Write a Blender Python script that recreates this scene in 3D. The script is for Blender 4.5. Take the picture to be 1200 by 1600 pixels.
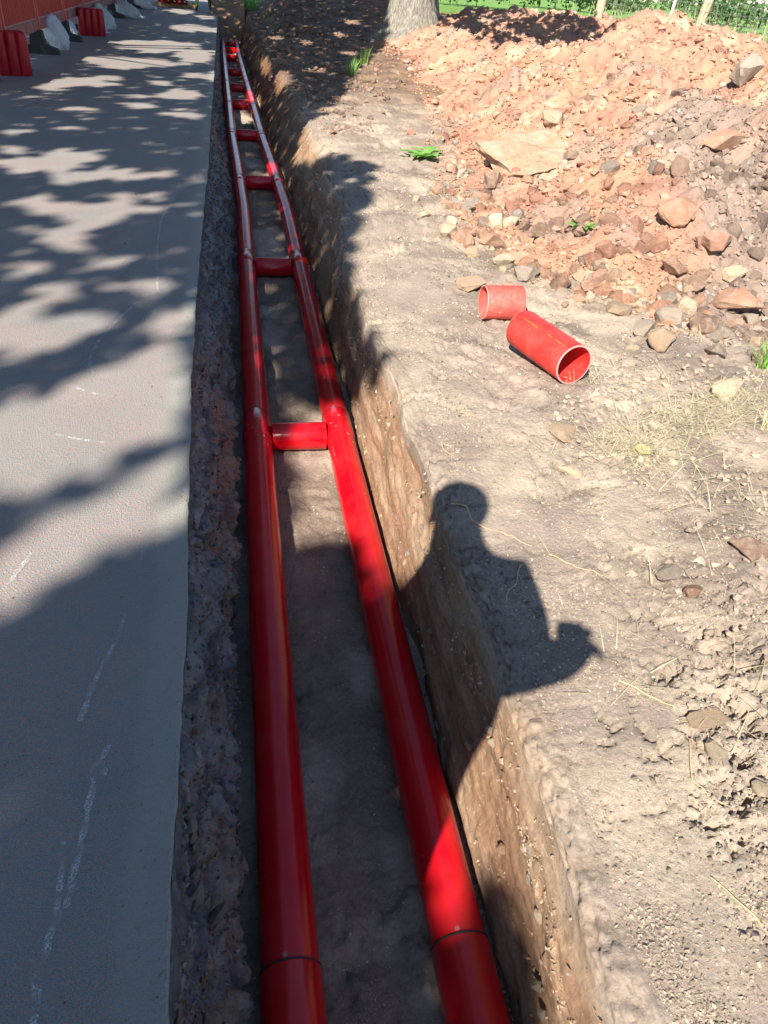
import bpy, bmesh, math, random
import numpy as np
from mathutils import Vector, Matrix, Quaternion

random.seed(11)
rng = np.random.default_rng(11)
sc = bpy.context.scene
for o in list(bpy.data.objects):
    bpy.data.objects.remove(o, do_unlink=True)
COL = sc.collection
PI = math.pi

# ------------------------------------------------------------------ camera
CAMH = 1.364
cam_data = bpy.data.cameras.new('camera')
cam = bpy.data.objects.new('camera', cam_data)
COL.objects.link(cam)
ax_r = Vector((0.98324, -0.16503, 0.07744)).normalized()
ax_u = Vector((0.03382, 0.58255, 0.81209)).normalized()
ax_f = Vector((0.17913, 0.79586, -0.57837)).normalized()
m = Matrix((ax_r, ax_u, -ax_f)).transposed().to_4x4()
m.translation = Vector((0, 0, CAMH))
cam.matrix_world = m
cam_data.sensor_fit = 'VERTICAL'
cam_data.sensor_height = 36.0
cam_data.sensor_width = 27.0
cam_data.lens = 1176.66 / 1600 * 36.0
cam_data.clip_start = 0.02
cam_data.clip_end = 2000
sc.camera = cam

# ------------------------------------------------------------------ sky, sun, exposure
LX, LY = 0.62, 1.03            # the light travels this far in x and y for every metre it drops
world = bpy.data.worlds.new('World')
sc.world = world
world.use_nodes = True
wn = world.node_tree
wn.nodes.clear()
wo = wn.nodes.new('ShaderNodeOutputWorld')
bg = wn.nodes.new('ShaderNodeBackground')
sky = wn.nodes.new('ShaderNodeTexSky')
sky.sky_type = 'NISHITA'
sky.sun_disc = False
sky.sun_elevation = math.atan2(1, math.hypot(LX, LY))
sky.sun_rotation = math.atan2(-LX, -LY)
sky.air_density = 1.0
sky.dust_density = 0.3
sky.ozone_density = 3.0
bg.inputs['Strength'].default_value = 0.07
wn.links.new(sky.outputs[0], bg.inputs['Color'])
wn.links.new(bg.outputs[0], wo.inputs['Surface'])
sd = bpy.data.lights.new('sun', 'SUN')
sd.energy = 5.0
sd.angle = math.radians(0.55)
sd.color = (1.0, 0.93, 0.82)
sun = bpy.data.objects.new('sun', sd)
sun.rotation_euler = Vector((LX, LY, -1)).to_track_quat('-Z', 'Y').to_euler()
COL.objects.link(sun)
sc.view_settings.view_transform = 'Standard'
sc.view_settings.look = 'None'
sc.view_settings.gamma = 1
sc.view_settings.use_curve_mapping = False
sc.view_settings.exposure = 1.28

# ------------------------------------------------------------------ noise and terrain functions
#<terrain>
def _hash(xi, yi, s):
    h = (xi.astype(np.int64) * 374761393 + yi.astype(np.int64) * 668265263 + s * 974711) & 0xffffffff
    h = ((h ^ (h >> 13)) * 1274126177) & 0xffffffff
    h = (h ^ (h >> 16)) & 0xffffffff
    return h.astype(np.float64) / 4294967296.0
def perlin(x, y, s=0):
    x = np.asarray(x, float); y = np.asarray(y, float)
    xi = np.floor(x); yi = np.floor(y); fx = x - xi; fy = y - yi
    def g(ix, iy, dx, dy):
        a = _hash(ix, iy, s) * 6.2831853
        return np.cos(a) * dx + np.sin(a) * dy
    u = fx * fx * fx * (fx * (fx * 6 - 15) + 10); v = fy * fy * fy * (fy * (fy * 6 - 15) + 10)
    a = g(xi, yi, fx, fy); b = g(xi + 1, yi, fx - 1, fy)
    c = g(xi, yi + 1, fx, fy - 1); d = g(xi + 1, yi + 1, fx - 1, fy - 1)
    return ((a + (b - a) * u) * (1 - v) + (c + (d - c) * u) * v) * 1.5
def fbm(x, y, o=4, s=0, gain=.5):
    t = 0; a = 1.0; f = 1.0
    for k in range(o):
        t = t + a * perlin(np.asarray(x) * f + 17.3 * k, np.asarray(y) * f - 9.1 * k, s + k); f *= 2.03; a *= gain
    return t
def cell(x, y, s=0):
    x = np.asarray(x, float); y = np.asarray(y, float)
    xi = np.floor(x); yi = np.floor(y)
    f1 = np.full(x.shape, 9.); f2 = f1.copy(); idv = np.zeros(x.shape)
    for i in (-1, 0, 1):
        for j in (-1, 0, 1):
            cx = xi + i; cy = yi + j
            d = np.hypot(cx + _hash(cx, cy, s) - x, cy + _hash(cx, cy, s + 57) - y)
            n = d < f1
            f2 = np.where(n, f1, np.minimum(f2, d)); idv = np.where(n, _hash(cx, cy, s + 91), idv); f1 = np.where(n, d, f1)
    return f1, f2, idv
def plates(x, y, s=0):
    """tilted angular blocks, -1..1"""
    xi = np.floor(x); yi = np.floor(y)
    f1 = np.full(np.shape(x), 9.); h = np.zeros(np.shape(x)); f2 = f1.copy()
    for i in (-1, 0, 1):
        for j in (-1, 0, 1):
            cx = xi + i; cy = yi + j
            dx = cx + _hash(cx, cy, s) - x; dy = cy + _hash(cx, cy, s + 57) - y
            d = dx * dx + dy * dy; n = d < f1
            hh = _hash(cx, cy, s + 91) * 1.3 - .65 + (_hash(cx, cy, s + 33) - .5) * 2.2 * dx + (_hash(cx, cy, s + 77) - .5) * 2.2 * dy
            f2 = np.where(n, f1, np.minimum(f2, d)); h = np.where(n, hh, h); f1 = np.where(n, d, f1)
    return h - .5 * np.clip(1 - (np.sqrt(f2) - np.sqrt(f1)) / .12, 0, 1)
def sst(x, a, b):
    t = np.clip((np.asarray(x, float) - a) / (b - a), 0, 1); return t * t * (3 - 2 * t)
def drift(y):            # how the trench wanders from a straight line
    return np.interp(y, [-3, 7.5, 9.5, 11.3, 14, 18, 21.5, 25, 30, 40], [0, 0, -.045, -.095, -.13, -.19, -.24, -.27, -.31, -.4])
def road_lip(y):
    y = np.asarray(y, float)
    return np.interp(y, [-3, .5, 1.7, 2.8, 4, 6.7, 12, 26, 40], [-.14, -.15, -.166, -.2, -.21, -.213, -.245, -.345, -.45]) + .006 * fbm(y * 3, y * 0 + 3.3, 3, 5)
def right_base(y):
    return .565 + drift(y) * 1.0
def right_lean(y):
    y = np.asarray(y, float)
    l = np.interp(y, [-3, 0, 2, 3.5, 4.5, 5.2, 6, 6.8, 7.6, 8.6, 10, 11.5, 13, 16, 22, 30], [.05, .05, .055, .05, .06, .12, .24, .17, .30, .27, .34, .3, .36, .3, .3, .3])
    return l + .03 * fbm(y * 1.1, y * 0 + 8.2, 3, 21) + sst(y, 4, 6) * .05 * perlin(y * 2.3, y * 0 + 1.1, 22)
FOOT = [(3.3, 19), (3.2, 15.0), (2.85, 11.5), (2.2, 7.6), (1.8, 5.4), (1.9, 4.3), (2.45, 3.55), (4.2, 3.0), (9, 2.6)]
def heap_d(x, y):
    x = np.asarray(x, float); y = np.asarray(y, float)
    best = np.full(x.shape, 1e9); sg = np.ones(x.shape)
    for (x0, y0), (x1, y1) in zip(FOOT[:-1], FOOT[1:]):
        dx, dy = x1 - x0, y1 - y0
        t = np.clip(((x - x0) * dx + (y - y0) * dy) / (dx * dx + dy * dy), 0, 1)
        d = np.hypot(x - x0 - t * dx, y - y0 - t * dy)
        s = np.where(dx * (y - y0) - dy * (x - x0) > 0, 1., -1.)
        n = d < best
        best = np.where(n, d, best); sg = np.where(n, s, sg)
    return best * sg
HOLES = [(1.24, 1.27, .014, .05), (1.19, 1.275, .010, .05), (1.29, 1.29, .010, .05), (1.0, .97, .010, .05), (1.04, .94, .012, .05)]
HOLES_OLD = [(.895, .80, .022, .11), (.875, .85, .014, .08), (.90, .655, .016, .09), (.915, .60, .020, .10), (.93, .56, .014, .08), (.99, .50, .022, .09), (1.0, .455, .018, .09), (.86, .93, .010, .05), (1.06, .78, .010, .05), (.87, .70, .010, .06), (1.10, .60, .012, .05), (1.24, 1.27, .014, .05), (1.19, 1.275, .010, .05), (1.29, 1.29, .010, .05), (1.0, .97, .010, .05), (1.04, .94, .012, .05)]
def ground_z(x, y):
    """height of the bank beside the trench (no heap)"""
    x = np.asarray(x, float); y = np.asarray(y, float)
    z = .035 * fbm(x * .9, y * .9, 3, 31) + .010 * fbm(x * 3.1, y * 3.1, 3, 33)
    z = z + .25 * sst(y, 9, 19) * sst(x, .8, 4.2) - .12 * sst(x, 8, 16)
    z = z + .16 * sst(y, 23, 27) + .75 * sst(y, 19, 30) * sst(x, .7, 2.2) * (1 - sst(x, 4.5, 7))
    pat = sst(fbm(x * 1.7, y * 1.7, 3, 35), -.25, .35)
    rough = .30 + .7 * sst(x + .25 * perlin(x * 1.3, y * 1.3, 37), .85, 1.45) * (.45 + .55 * pat) + .5 * sst(y, 9, 12)
    z = z + rough * (.0035 * fbm(x * 13, y * 13, 4, 41, .62) + .0050 * fbm(x * 70, y * 70, 3, 43, .6))
    # clods
    wx = x + .05 * perlin(x * 9, y * 9, 3); wy = y + .05 * perlin(x * 9, y * 9, 4)
    cl = sst(x + .2 * perlin(x * 1.5, y * 1.5, 38), .80, 1.2)
    z = z + cl * (.3 + .7 * pat) * (.014 * plates(wx * 12, wy * 12, 51) + .010 * plates(wx * 31, wy * 31, 52))
    # drying cracks
    f1, f2, idv = cell(x * 6.5 + .6 * perlin(x * 5, y * 5, 71) + .15 * perlin(x * 30, y * 30, 73), y * 6.5 + .6 * perlin(x * 5, y * 5, 72) + .15 * perlin(x * 30, y * 30, 74), 61)
    crack = np.clip(1 - (f2 - f1) / .05, 0, 1) * sst(perlin(x * 2.7, y * 2.7, 75), -.15, .2)
    z = z - .030 * crack
    zn = sst(x + .08 * perlin(x * 4, y * 4, 88), .76, 1.0) * (1 - .75 * sst(y, .8, 1.5)) * (1 - sst(y, 1.8, 2.6)) * sst(fbm(x * 4, y * 3, 3, 87), -.2, .35)
    pn = fbm(x * 15, y * 15, 4, 85, .65)
    z = z - zn * .055 * sst(pn, .26, .46) + zn * .012 * plates(wx * 26, wy * 26, 86)
    for hx, hy, hr, hd in HOLES:
        w = hr * (1 + .7 * perlin(x * 45, y * 45, 81) + .5 * perlin(x * 110, y * 110, 82))
        z = z - hd * np.clip((1.25 - np.hypot((x - hx), (y - hy)) / np.maximum(w, .004)) * 2.5, 0, 1)
    return z
def lip_r(y):
    y = np.asarray(y, float); return .05 + .025 * (1 - sst(y, 2, 4)) + .025 * perlin(y * 1.7, y * 0, 36)
def bank_z(x, y):
    """height of the bank as built, with its edge rolled down towards the trench"""
    x = np.asarray(x, float); y = np.asarray(y, float)
    e = right_base(y) + right_lean(y); zl = ground_z(e + .06, y); xo = x - e - lip_r(y); gz = ground_z(x, y)
    bl = sst(xo, 0, .16)
    z = zl * (1 - bl) + gz * bl + (1 - bl) * .4 * (gz - zl) - .035 * np.exp(-np.maximum(xo, 0) / .22)
    return np.where(xo > 0, z, zl - .04 - np.clip(-xo, 0, .08) ** 2 * 4)
def heap_h(x, y):
    """height of the spoil heap above the bank; negative outside"""
    x = np.asarray(x, float); y = np.asarray(y, float)
    d = heap_d(x, y) + .25 * fbm(x * .8, y * .8, 3, 91)
    up = 1.25 * (np.clip(d, 0, 9) / 3.7) ** .9
    prof = np.where(d < 3.7, up, 1.25 - .42 * (d - 3.7))
    prof = np.where(d < 0, d * .35, prof)
    prof = prof - .22 * np.exp(-((d - 3.7) / .6) ** 2)          # rounded crest
    prof = prof * np.where(d > 0, (1 - .30 * sst(y, 11.5, 18)) , 1)
    prof = prof + .16 * np.exp(-((x - 5.6) ** 2 + (y - 11.6) ** 2) / .5) + .10 * np.exp(-((x - 4.5) ** 2 + (y - 14.5) ** 2) / 1.2)
    l = np.clip(d / .5, 0, 1)
    z = prof + l * (.17 * fbm(x * 1.3, y * 1.3, 3, 95) + .035 * fbm(x * 6, y * 6, 3, 97))
    wx = x + .09 * perlin(x * 5, y * 5, 98); wy = y + .09 * perlin(x * 5, y * 5, 99)
    pt = .35 + .65 * sst(fbm(x * 1.2, y * 1.2, 3, 96), -.3, .3)
    z = z + l * pt * (.050 * fbm(wx * 4, wy * 4, 4, 101, .6) + .012 * plates(wx * 7, wy * 7, 102) + .007 * plates(wx * 17, wy * 17, 103)) + l * .006 * fbm(x * 45, y * 45, 2, 105)
    return z
def surf_z(x, y):
    g = bank_z(x, y); return np.maximum(g, ground_z(x, y) + heap_h(x, y))
#</terrain>
FLOOR = -.600
DUCT_Z = -.527
DUCT_R = .0685
XL, XR = .064, .471

# ------------------------------------------------------------------ mesh helpers
def link(o, parent=None):
    COL.objects.link(o)
    if parent is not None:
        o.parent = parent
    return o
def np_mesh(name, V, Q, mats, parent=None, smooth=True, color=None, mat_idx=None, loc=None):
    V = np.asarray(V, np.float32); Q = np.asarray(Q, np.int32)
    me = bpy.data.meshes.new(name)
    k = Q.shape[1]
    me.vertices.add(len(V)); me.vertices.foreach_set('co', V.ravel())
    me.loops.add(Q.size); me.loops.foreach_set('vertex_index', Q.ravel())
    me.polygons.add(len(Q)); me.polygons.foreach_set('loop_start', np.arange(0, Q.size, k, dtype=np.int32))
    me.polygons.foreach_set('use_smooth', np.full(len(Q), smooth))
    if not isinstance(mats, (list, tuple)): mats = [mats]
    for mm in mats: me.materials.append(mm)
    if mat_idx is not None: me.polygons.foreach_set('material_index', np.asarray(mat_idx, np.int32))
    me.update(calc_edges=True)
    if color is not None:
        a = me.color_attributes.new('soil', 'FLOAT_COLOR', 'POINT')
        c = np.ones((len(V), 4), np.float32); c[:, :3] = color
        a.data.foreach_set('color', c.ravel())
    o = bpy.data.objects.new(name, me)
    if loc is not None: o.location = loc
    return link(o, parent)
def grid_quads(nr, nc):
    i = np.arange(nr - 1)[:, None] * nc + np.arange(nc - 1)[None, :]
    i = i.ravel()
    return np.stack([i, i + 1, i + nc + 1, i + nc], 1)
def bm_obj(name, bm, mats, parent=None, smooth=False, loc=None):
    me = bpy.data.meshes.new(name); bm.to_mesh(me); bm.free()
    if not isinstance(mats, (list, tuple)): mats = [mats]
    for mm in mats: me.materials.append(mm)
    if smooth:
        for p in me.polygons: p.use_smooth = True
    o = bpy.data.objects.new(name, me)
    if loc is not None: o.location = loc
    return link(o, parent)
def box(bm, x0, x1, y0, y1, z0, z1, mi=0):
    vs = [bm.verts.new((x, y, z)) for x in (x0, x1) for y in (y0, y1) for z in (z0, z1)]
    for f in ((0, 1, 3, 2), (4, 6, 7, 5), (0, 4, 5, 1), (2, 3, 7, 6), (0, 2, 6, 4), (1, 5, 7, 3)):
        fc = bm.faces.new([vs[i] for i in f]); fc.material_index = mi
def tube(bm, pts, radii, n=8, caps=True, mi=0):
    rings = []
    up = Vector((0, 0, 1))
    for i, p in enumerate(pts):
        p = Vector(p)
        t = (Vector(pts[min(i + 1, len(pts) - 1)]) - Vector(pts[max(i - 1, 0)]))
        t = t.normalized() if t.length > 1e-9 else Vector((0, 1, 0))
        a = t.cross(up)
        if a.length < 1e-3: a = t.cross(Vector((1, 0, 0)))
        a.normalize(); b = a.cross(t).normalized()
        rings.append([bm.verts.new(p + (a * math.cos(2 * PI * k / n) + b * math.sin(2 * PI * k / n)) * radii[i]) for k in range(n)])
    for r0, r1 in zip(rings[:-1], rings[1:]):
        for k in range(n):
            f = bm.faces.new((r0[k], r0[(k + 1) % n], r1[(k + 1) % n], r1[k])); f.smooth = True; f.material_index = mi
    if caps:
        for r in (rings[0][::-1], rings[-1]):
            f = bm.faces.new(r); f.material_index = mi
    return rings
def empty(name, loc=(0, 0, 0), rz=0):
    o = bpy.data.objects.new(name, None); o.location = loc; o.rotation_euler = (0, 0, rz); o.empty_display_size = .1
    return link(o)
def tag(o, label, cat, group=None):
    o['label'] = label; o['category'] = cat
    if group: o['group'] = group
    return o
def struct(o):
    o['kind'] = 'structure'; return o
def stuff(o, label=None, cat=None):
    o['kind'] = 'stuff'
    if label: o['label'] = label
    if cat: o['category'] = cat
    return o

# ------------------------------------------------------------------ materials
class MT:
    def __init__(s, name):
        s.m = bpy.data.materials.new(name); s.m.use_nodes = True
        s.t = s.m.node_tree; s.t.nodes.clear()
        s.out = s.n('ShaderNodeOutputMaterial'); s.b = s.n('ShaderNodeBsdfPrincipled')
        s.l(s.b.outputs[0], s.out.inputs['Surface'])
        s.tc = s.n('ShaderNodeTexCoord')
    def n(s, t, **k):
        x = s.t.nodes.new(t)
        for a, v in k.items(): setattr(x, a, v)
        return x
    def l(s, a, b): s.t.links.new(a, b)
    def noise(s, scale, detail=4, rough=.55, vec=None, out='Fac', dist=0):
        x = s.n('ShaderNodeTexNoise'); x.inputs['Scale'].default_value = scale; x.inputs['Detail'].default_value = detail
        x.inputs['Roughness'].default_value = rough; x.inputs['Distortion'].default_value = dist
        s.l(vec if vec is not None else s.tc.outputs['Object'], x.inputs['Vector']); return x.outputs[out]
    def vor(s, scale, feat='F1', out='Distance', vec=None, rnd=1.0):
        x = s.n('ShaderNodeTexVoronoi'); x.feature = feat; x.inputs['Scale'].default_value = scale; x.inputs['Randomness'].default_value = rnd
        s.l(vec if vec is not None else s.tc.outputs['Object'], x.inputs['Vector']); return x.outputs[out]
    def mapv(s, sc_, rot=(0, 0, 0)):
        x = s.n('ShaderNodeMapping'); x.inputs['Scale'].default_value = sc_; x.inputs['Rotation'].default_value = rot
        s.l(s.tc.outputs['Object'], x.inputs['Vector']); return x.outputs[0]
    def ramp(s, fac, stops):
        x = s.n('ShaderNodeValToRGB'); e = x.color_ramp.elements
        while len(e) < len(stops): e.new(.5)
        for i, (p, c) in enumerate(stops):
            e[i].position = p; e[i].color = (c, c, c, 1) if not isinstance(c, (tuple, list)) else (*c, 1)
        s.l(fac, x.inputs[0]); return x.outputs[0]
    def mix(s, fac, a, b, mode='MIX'):
        x = s.n('ShaderNodeMix'); x.data_type = 'RGBA'; x.blend_type = mode
        for v, i in ((fac, 0), (a, 6), (b, 7)):
            if hasattr(v, 'is_output'): s.l(v, x.inputs[i])
            elif i == 0: x.inputs[0].default_value = v
            else: x.inputs[i].default_value = (*v, 1)
        return x.outputs[2]
    def math(s, op, a, b=0., c=None):
        x = s.n('ShaderNodeMath'); x.operation = op
        for i, v in enumerate((a, b) if c is None else (a, b, c)):
            if hasattr(v, 'is_output'): s.l(v, x.inputs[i])
            else: x.inputs[i].default_value = v
        return x.outputs[0]
    def bump(s, h, strength=1., dist=.01, prev=None):
        x = s.n('ShaderNodeBump'); x.inputs['Strength'].default_value = strength; x.inputs['Distance'].default_value = dist
        s.l(h, x.inputs['Height'])
        if prev is not None: s.l(prev, x.inputs['Normal'])
        return x.outputs[0]
    def attr(s, name='soil'):
        x = s.n('ShaderNodeAttribute'); x.attribute_name = name; return x.outputs['Color']
    def fin(s, color=None, rough=.8, normal=None, spec=None):
        if color is not None:
            if hasattr(color, 'is_output'): s.l(color, s.b.inputs['Base Color'])
            else: s.b.inputs['Base Color'].default_value = (*color, 1)
        if hasattr(rough, 'is_output'): s.l(rough, s.b.inputs['Roughness'])
        else: s.b.inputs['Roughness'].default_value = rough
        if normal is not None: s.l(normal, s.b.inputs['Normal'])
        if spec is not None: s.b.inputs['Specular IOR Level'].default_value = spec
        return s.m
M = {}
def soil_mat(name, speck=.5, bump1=.010, bump2=.004, var=.3, scale=1.0):
    t = MT(name)
    a = t.attr()
    big = t.ramp(t.noise(5 * scale, 6, .65), [(.25, 1 - var), (.75, 1 + var * .55)])
    fine = t.ramp(t.noise(90 * scale, 5, .7), [(.2, 1 - var), (.8, 1 + var * .6)])
    c = t.mix(1, t.mix(1, a, big, 'MULTIPLY'), fine, 'MULTIPLY')
    cell1 = t.vor(130 * scale, out='Distance'); cc = t.vor(130 * scale, out='Color')
    peb = t.math('MULTIPLY', t.ramp(cell1, [(.12, 1), (.3, 0)]), t.ramp(t.noise(11 * scale, 3), [(.45, 0), (.65, speck)]))
    c = t.mix(peb, c, t.mix(.5, (.62, .52, .40), cc, 'MULTIPLY'))
    n1 = t.bump(t.noise(55 * scale, 9, .78), .9, bump1)
    n2 = t.bump(t.vor(75 * scale, 'SMOOTH_F1'), .55, bump2, n1)
    n3 = t.bump(t.noise(260 * scale, 4, .7), .6, .0015, n2)
    return t.fin(c, .95, n3, .2)
M['soil'] = soil_mat('bank soil')
M['spoil'] = soil_mat('spoil soil', .3, .012, .006, .28)
M['clod'] = soil_mat('clod', .2, .006, .003, .25)
M['floor'] = soil_mat('trench floor', .7, .006, .004, .4)

def wall_mat():
    t = MT('trench wall clay')
    a = t.attr()
    st = t.mapv((10, 2.0, 11), (math.radians(16), 0, 0))
    s1 = t.noise(3.0, 7, .7, st, dist=.6)
    s2 = t.noise(7, 6, .72, t.mapv((10, 2.4, 16), (math.radians(10), 0, 0)), dist=.8)
    c = t.mix(1, a, t.ramp(s1, [(.3, .72), (.7, 1.2)]), 'MULTIPLY')
    c = t.mix(1, c, t.ramp(t.noise(4, 6, .65), [(.3, .65), (.7, 1.25)]), 'MULTIPLY')
    c = t.mix(t.math('MULTIPLY', t.ramp(s2, [(.55, 0), (.66, .8)]), t.ramp(t.noise(6, 4), [(.38, 0), (.58, 1)])), c, (.52, .41, .29))
    c = t.mix(1, c, t.ramp(t.noise(70, 5, .7), [(.25, .7), (.75, 1.2)]), 'MULTIPLY')
    n1 = t.bump(s1, .4, .003); n2 = t.bump(s2, .5, .002, n1)
    n3 = t.bump(t.noise(70, 9, .78), .8, .005, n2)
    return t.fin(c, .95, n3, .2)
M['wall'] = wall_mat()
def cut_mat():
    t = MT('road cut face')
    a = t.attr()
    c = t.mix(1, a, t.ramp(t.noise(22, 8, .7), [(.25, .45), (.7, 1.5)]), 'MULTIPLY')
    c = t.mix(t.ramp(t.noise(7, 5, .6, t.mapv((1, .5, 1.6))), [(.58, 0), (.72, .5)]), c, (.22, .13, .085))
    st = t.vor(38); cc = t.vor(38, out='Color')
    c = t.mix(t.math('MULTIPLY', t.ramp(st, [(.25, 1), (.45, 0)]), .35), c, t.mix(.55, (.33, .31, .31), cc, 'MULTIPLY'))
    n1 = t.bump(t.noise(30, 9, .72), 1, .016); n2 = t.bump(st, .8, .01, n1); n3 = t.bump(t.noise(180, 4, .7), .7, .003, n2)
    return t.fin(c, .9, n3, .3)
M['cut'] = cut_mat()
def road_mat():
    t = MT('asphalt')
    e = t.n('ShaderNodeSeparateColor'); t.l(t.attr(), e.inputs[0])
    c = t.mix(t.noise(1.4, 6, .6), (.175, .170, .165), (.275, .265, .25))
    c = t.mix(1, c, t.ramp(t.noise(420, 3, .7), [(.3, .5), (.7, 1.5)]), 'MULTIPLY')
    agg = t.vor(200); ac = t.vor(200, out='Color')
    c = t.mix(t.ramp(agg, [(.2, .3), (.42, 0)]), c, t.mix(.4, (.34, .33, .31), ac, 'MULTIPLY'))
    # brick-red dust ground into the surface
    dust = t.math('MULTIPLY', t.ramp(t.noise(2.1, 5, .65), [(.36, 0.1), (.62, 1)]), t.ramp(t.noise(130, 3, .7), [(.52, 0), (.64, .9)]))
    c = t.mix(dust, c, (.50, .22, .16))
    chips = t.math('MULTIPLY', t.ramp(t.vor(24), [(.07, 1), (.12, 0)]), t.ramp(t.noise(3.4, 3), [(.5, 0), (.6, .8)]))
    c = t.mix(chips, c, (.32, .12, .07))
    # cement slurry smeared along the saw cut
    slm = t.math('MULTIPLY', e.outputs[0], t.ramp(t.noise(9, 6, .65), [(.2, .55), (.6, 1)]))
    c = t.mix(slm, c, t.mix(t.noise(60, 4, .7), (.25, .255, .225), (.35, .35, .30)))
    c = t.mix(t.ramp(t.noise(8, 7, .7, t.mapv((1, .35, 1))), [(.63, 0), (.75, .35)]), c, (.36, .36, .35))
    n1 = t.bump(t.noise(240, 4, .75), .8, .0022); n2 = t.bump(agg, .6, .0025, n1)
    n3 = t.bump(t.noise(14, 5), .3, .006, n2)
    return t.fin(c, t.ramp(t.noise(30, 4), [(.3, .62), (.7, .85)]), n3, .35)
M['road'] = road_mat()
def chalk_mat():
    t = MT('chalk')
    tr = t.n('ShaderNodeBsdfTransparent'); mx = t.n('ShaderNodeMixShader')
    k = t.math('MULTIPLY', t.ramp(t.noise(320, 3, .8), [(.44, 0), (.60, .75)]), t.ramp(t.noise(26, 4), [(.38, .05), (.56, 1)]))
    t.l(k, mx.inputs[0]); t.l(tr.outputs[0], mx.inputs[1]); t.l(t.b.outputs[0], mx.inputs[2]); t.l(mx.outputs[0], t.out.inputs['Surface'])
    return t.fin((.62, .64, .64), .9)
M['chalk'] = chalk_mat()
def duct_mat(name, base, dusty=.25, rough=(.22, .42)):
    t = MT(name)
    d = t.math('MULTIPLY', t.ramp(t.noise(7, 6, .65), [(.4, 0), (.75, 1)]), t.ramp(t.noise(55, 5, .75), [(.35, .1), (.7, dusty)]))
    c = t.mix(d, base, (.42, .20, .15))
    sc1 = t.ramp(t.noise(26, 5, .7, t.mapv((1, .05, 1))), [(.74, 0), (.80, .22)])
    c = t.mix(sc1, c, (.55, .06, .06))
    spots = t.math('MULTIPLY', t.ramp(t.vor(13), [(.05, .7), (.1, 0)]), t.ramp(t.noise(4, 3), [(.46, 0), (.58, 1)]))
    c = t.mix(spots, c, (.52, .36, .28))
    r = t.math('ADD', t.ramp(t.noise(18, 5, .6), [(.3, rough[0]), (.7, rough[1])]), t.math('MULTIPLY', d, .5))
    return t.fin(c, r, None, .5)
M['duct'] = duct_mat('red duct plastic', (.52, .002, .010), .06, (.17, .24))
M['coupler_old'] = duct_mat('sun-bleached dusty coupler', (.55, .06, .05), .95, (.5, .65))
M['coupler'] = duct_mat('faded red coupler plastic', (.58, .022, .018), .35, (.38, .55))
def plain(name, col, rough=.6, var=.2, sc=20, bump=.0, spec=.4):
    t = MT(name)
    c = t.mix(1, col, t.ramp(t.noise(sc, 5, .65), [(.25, 1 - var), (.75, 1 + var)]), 'MULTIPLY')
    n = t.bump(t.noise(sc * 2, 6, .7), .8, bump) if bump else None
    return t.fin(c, rough, n, spec)
def rock_mat(name, c1, c2):
    t = MT(name)
    oi = t.n('ShaderNodeObjectInfo')
    c = t.mix(t.noise(9, 7, .65), c1, c2)
    c = t.mix(1, c, t.ramp(oi.outputs['Random'], [(0, .75), (1, 1.2)]), 'MULTIPLY')
    c = t.mix(1, c, t.ramp(t.noise(60, 6, .7), [(.25, .65), (.75, 1.25)]), 'MULTIPLY')
    c = t.mix(t.ramp(t.noise(5, 5, .7), [(.42, 0), (.62, .65)]), c, (.42, .33, .25))
    n1 = t.bump(t.noise(24, 9, .7), .9, .016); n2 = t.bump(t.noise(130, 5, .7), .7, .004, n1)
    return t.fin(c, .92, n2, .25)
M['rk_tan'] = rock_mat('tan sandstone', (.52, .38, .26), (.40, .27, .17))
M['rk_orange'] = rock_mat('orange sandstone', (.47, .255, .165), (.39, .20, .13))
M['rk_grey'] = rock_mat('grey stone', (.38, .315, .26), (.29, .24, .20))
M['rk_brown'] = rock_mat('brown stone', (.32, .20, .14), (.24, .15, .11))
M['rk_slab'] = rock_mat('weathered slab', (.41, .30, .20), (.34, .205, .13))
M['rk_pale'] = rock_mat('pale stone', (.66, .55, .38), (.56, .44, .30))
M['rk_pink'] = rock_mat('pink clay clod', (.54, .29, .19), (.46, .25, .17))
t = MT('clay clod')
oi = t.n('ShaderNodeObjectInfo')
cc_ = t.mix(1, oi.outputs['Color'], t.ramp(t.noise(8, 7, .7), [(.25, .65), (.75, 1.25)]), 'MULTIPLY')
cc_ = t.mix(1, cc_, t.ramp(t.noise(70, 5, .7), [(.25, .75), (.75, 1.2)]), 'MULTIPLY')
M['rk_obj'] = t.fin(cc_, .95, t.bump(t.noise(140, 5, .7), .7, .004, t.bump(t.noise(26, 9, .72), 1, .018)), .2)
def leaf_mat(name, c1, c2, transl=.35):
    t = MT(name)
    g = t.n('ShaderNodeNewGeometry')
    c = t.mix(g.outputs['Random Per Island'], c1, c2)
    tr = t.n('ShaderNodeBsdfTranslucent'); t.l(c, tr.inputs[0])
    mx = t.n('ShaderNodeMixShader'); mx.inputs[0].default_value = transl
    t.l(t.b.outputs[0], mx.inputs[1]); t.l(tr.outputs[0], mx.inputs[2]); t.l(mx.outputs[0], t.out.inputs['Surface'])
    return t.fin(c, .5)
M['leaf'] = leaf_mat('tree leaf', (.05, .10, .025), (.09, .14, .03), .06)
M['weed'] = leaf_mat('weed leaf', (.16, .36, .07), (.26, .46, .11), .3)
M['grass'] = leaf_mat('meadow grass', (.13, .25, .05), (.24, .34, .08), .3)
M['straw'] = leaf_mat('dry straw', (.62, .54, .36), (.42, .38, .23), .12)
M['hedge'] = leaf_mat('hedge leaf', (.04, .09, .03), (.08, .15, .04), .2)
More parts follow.
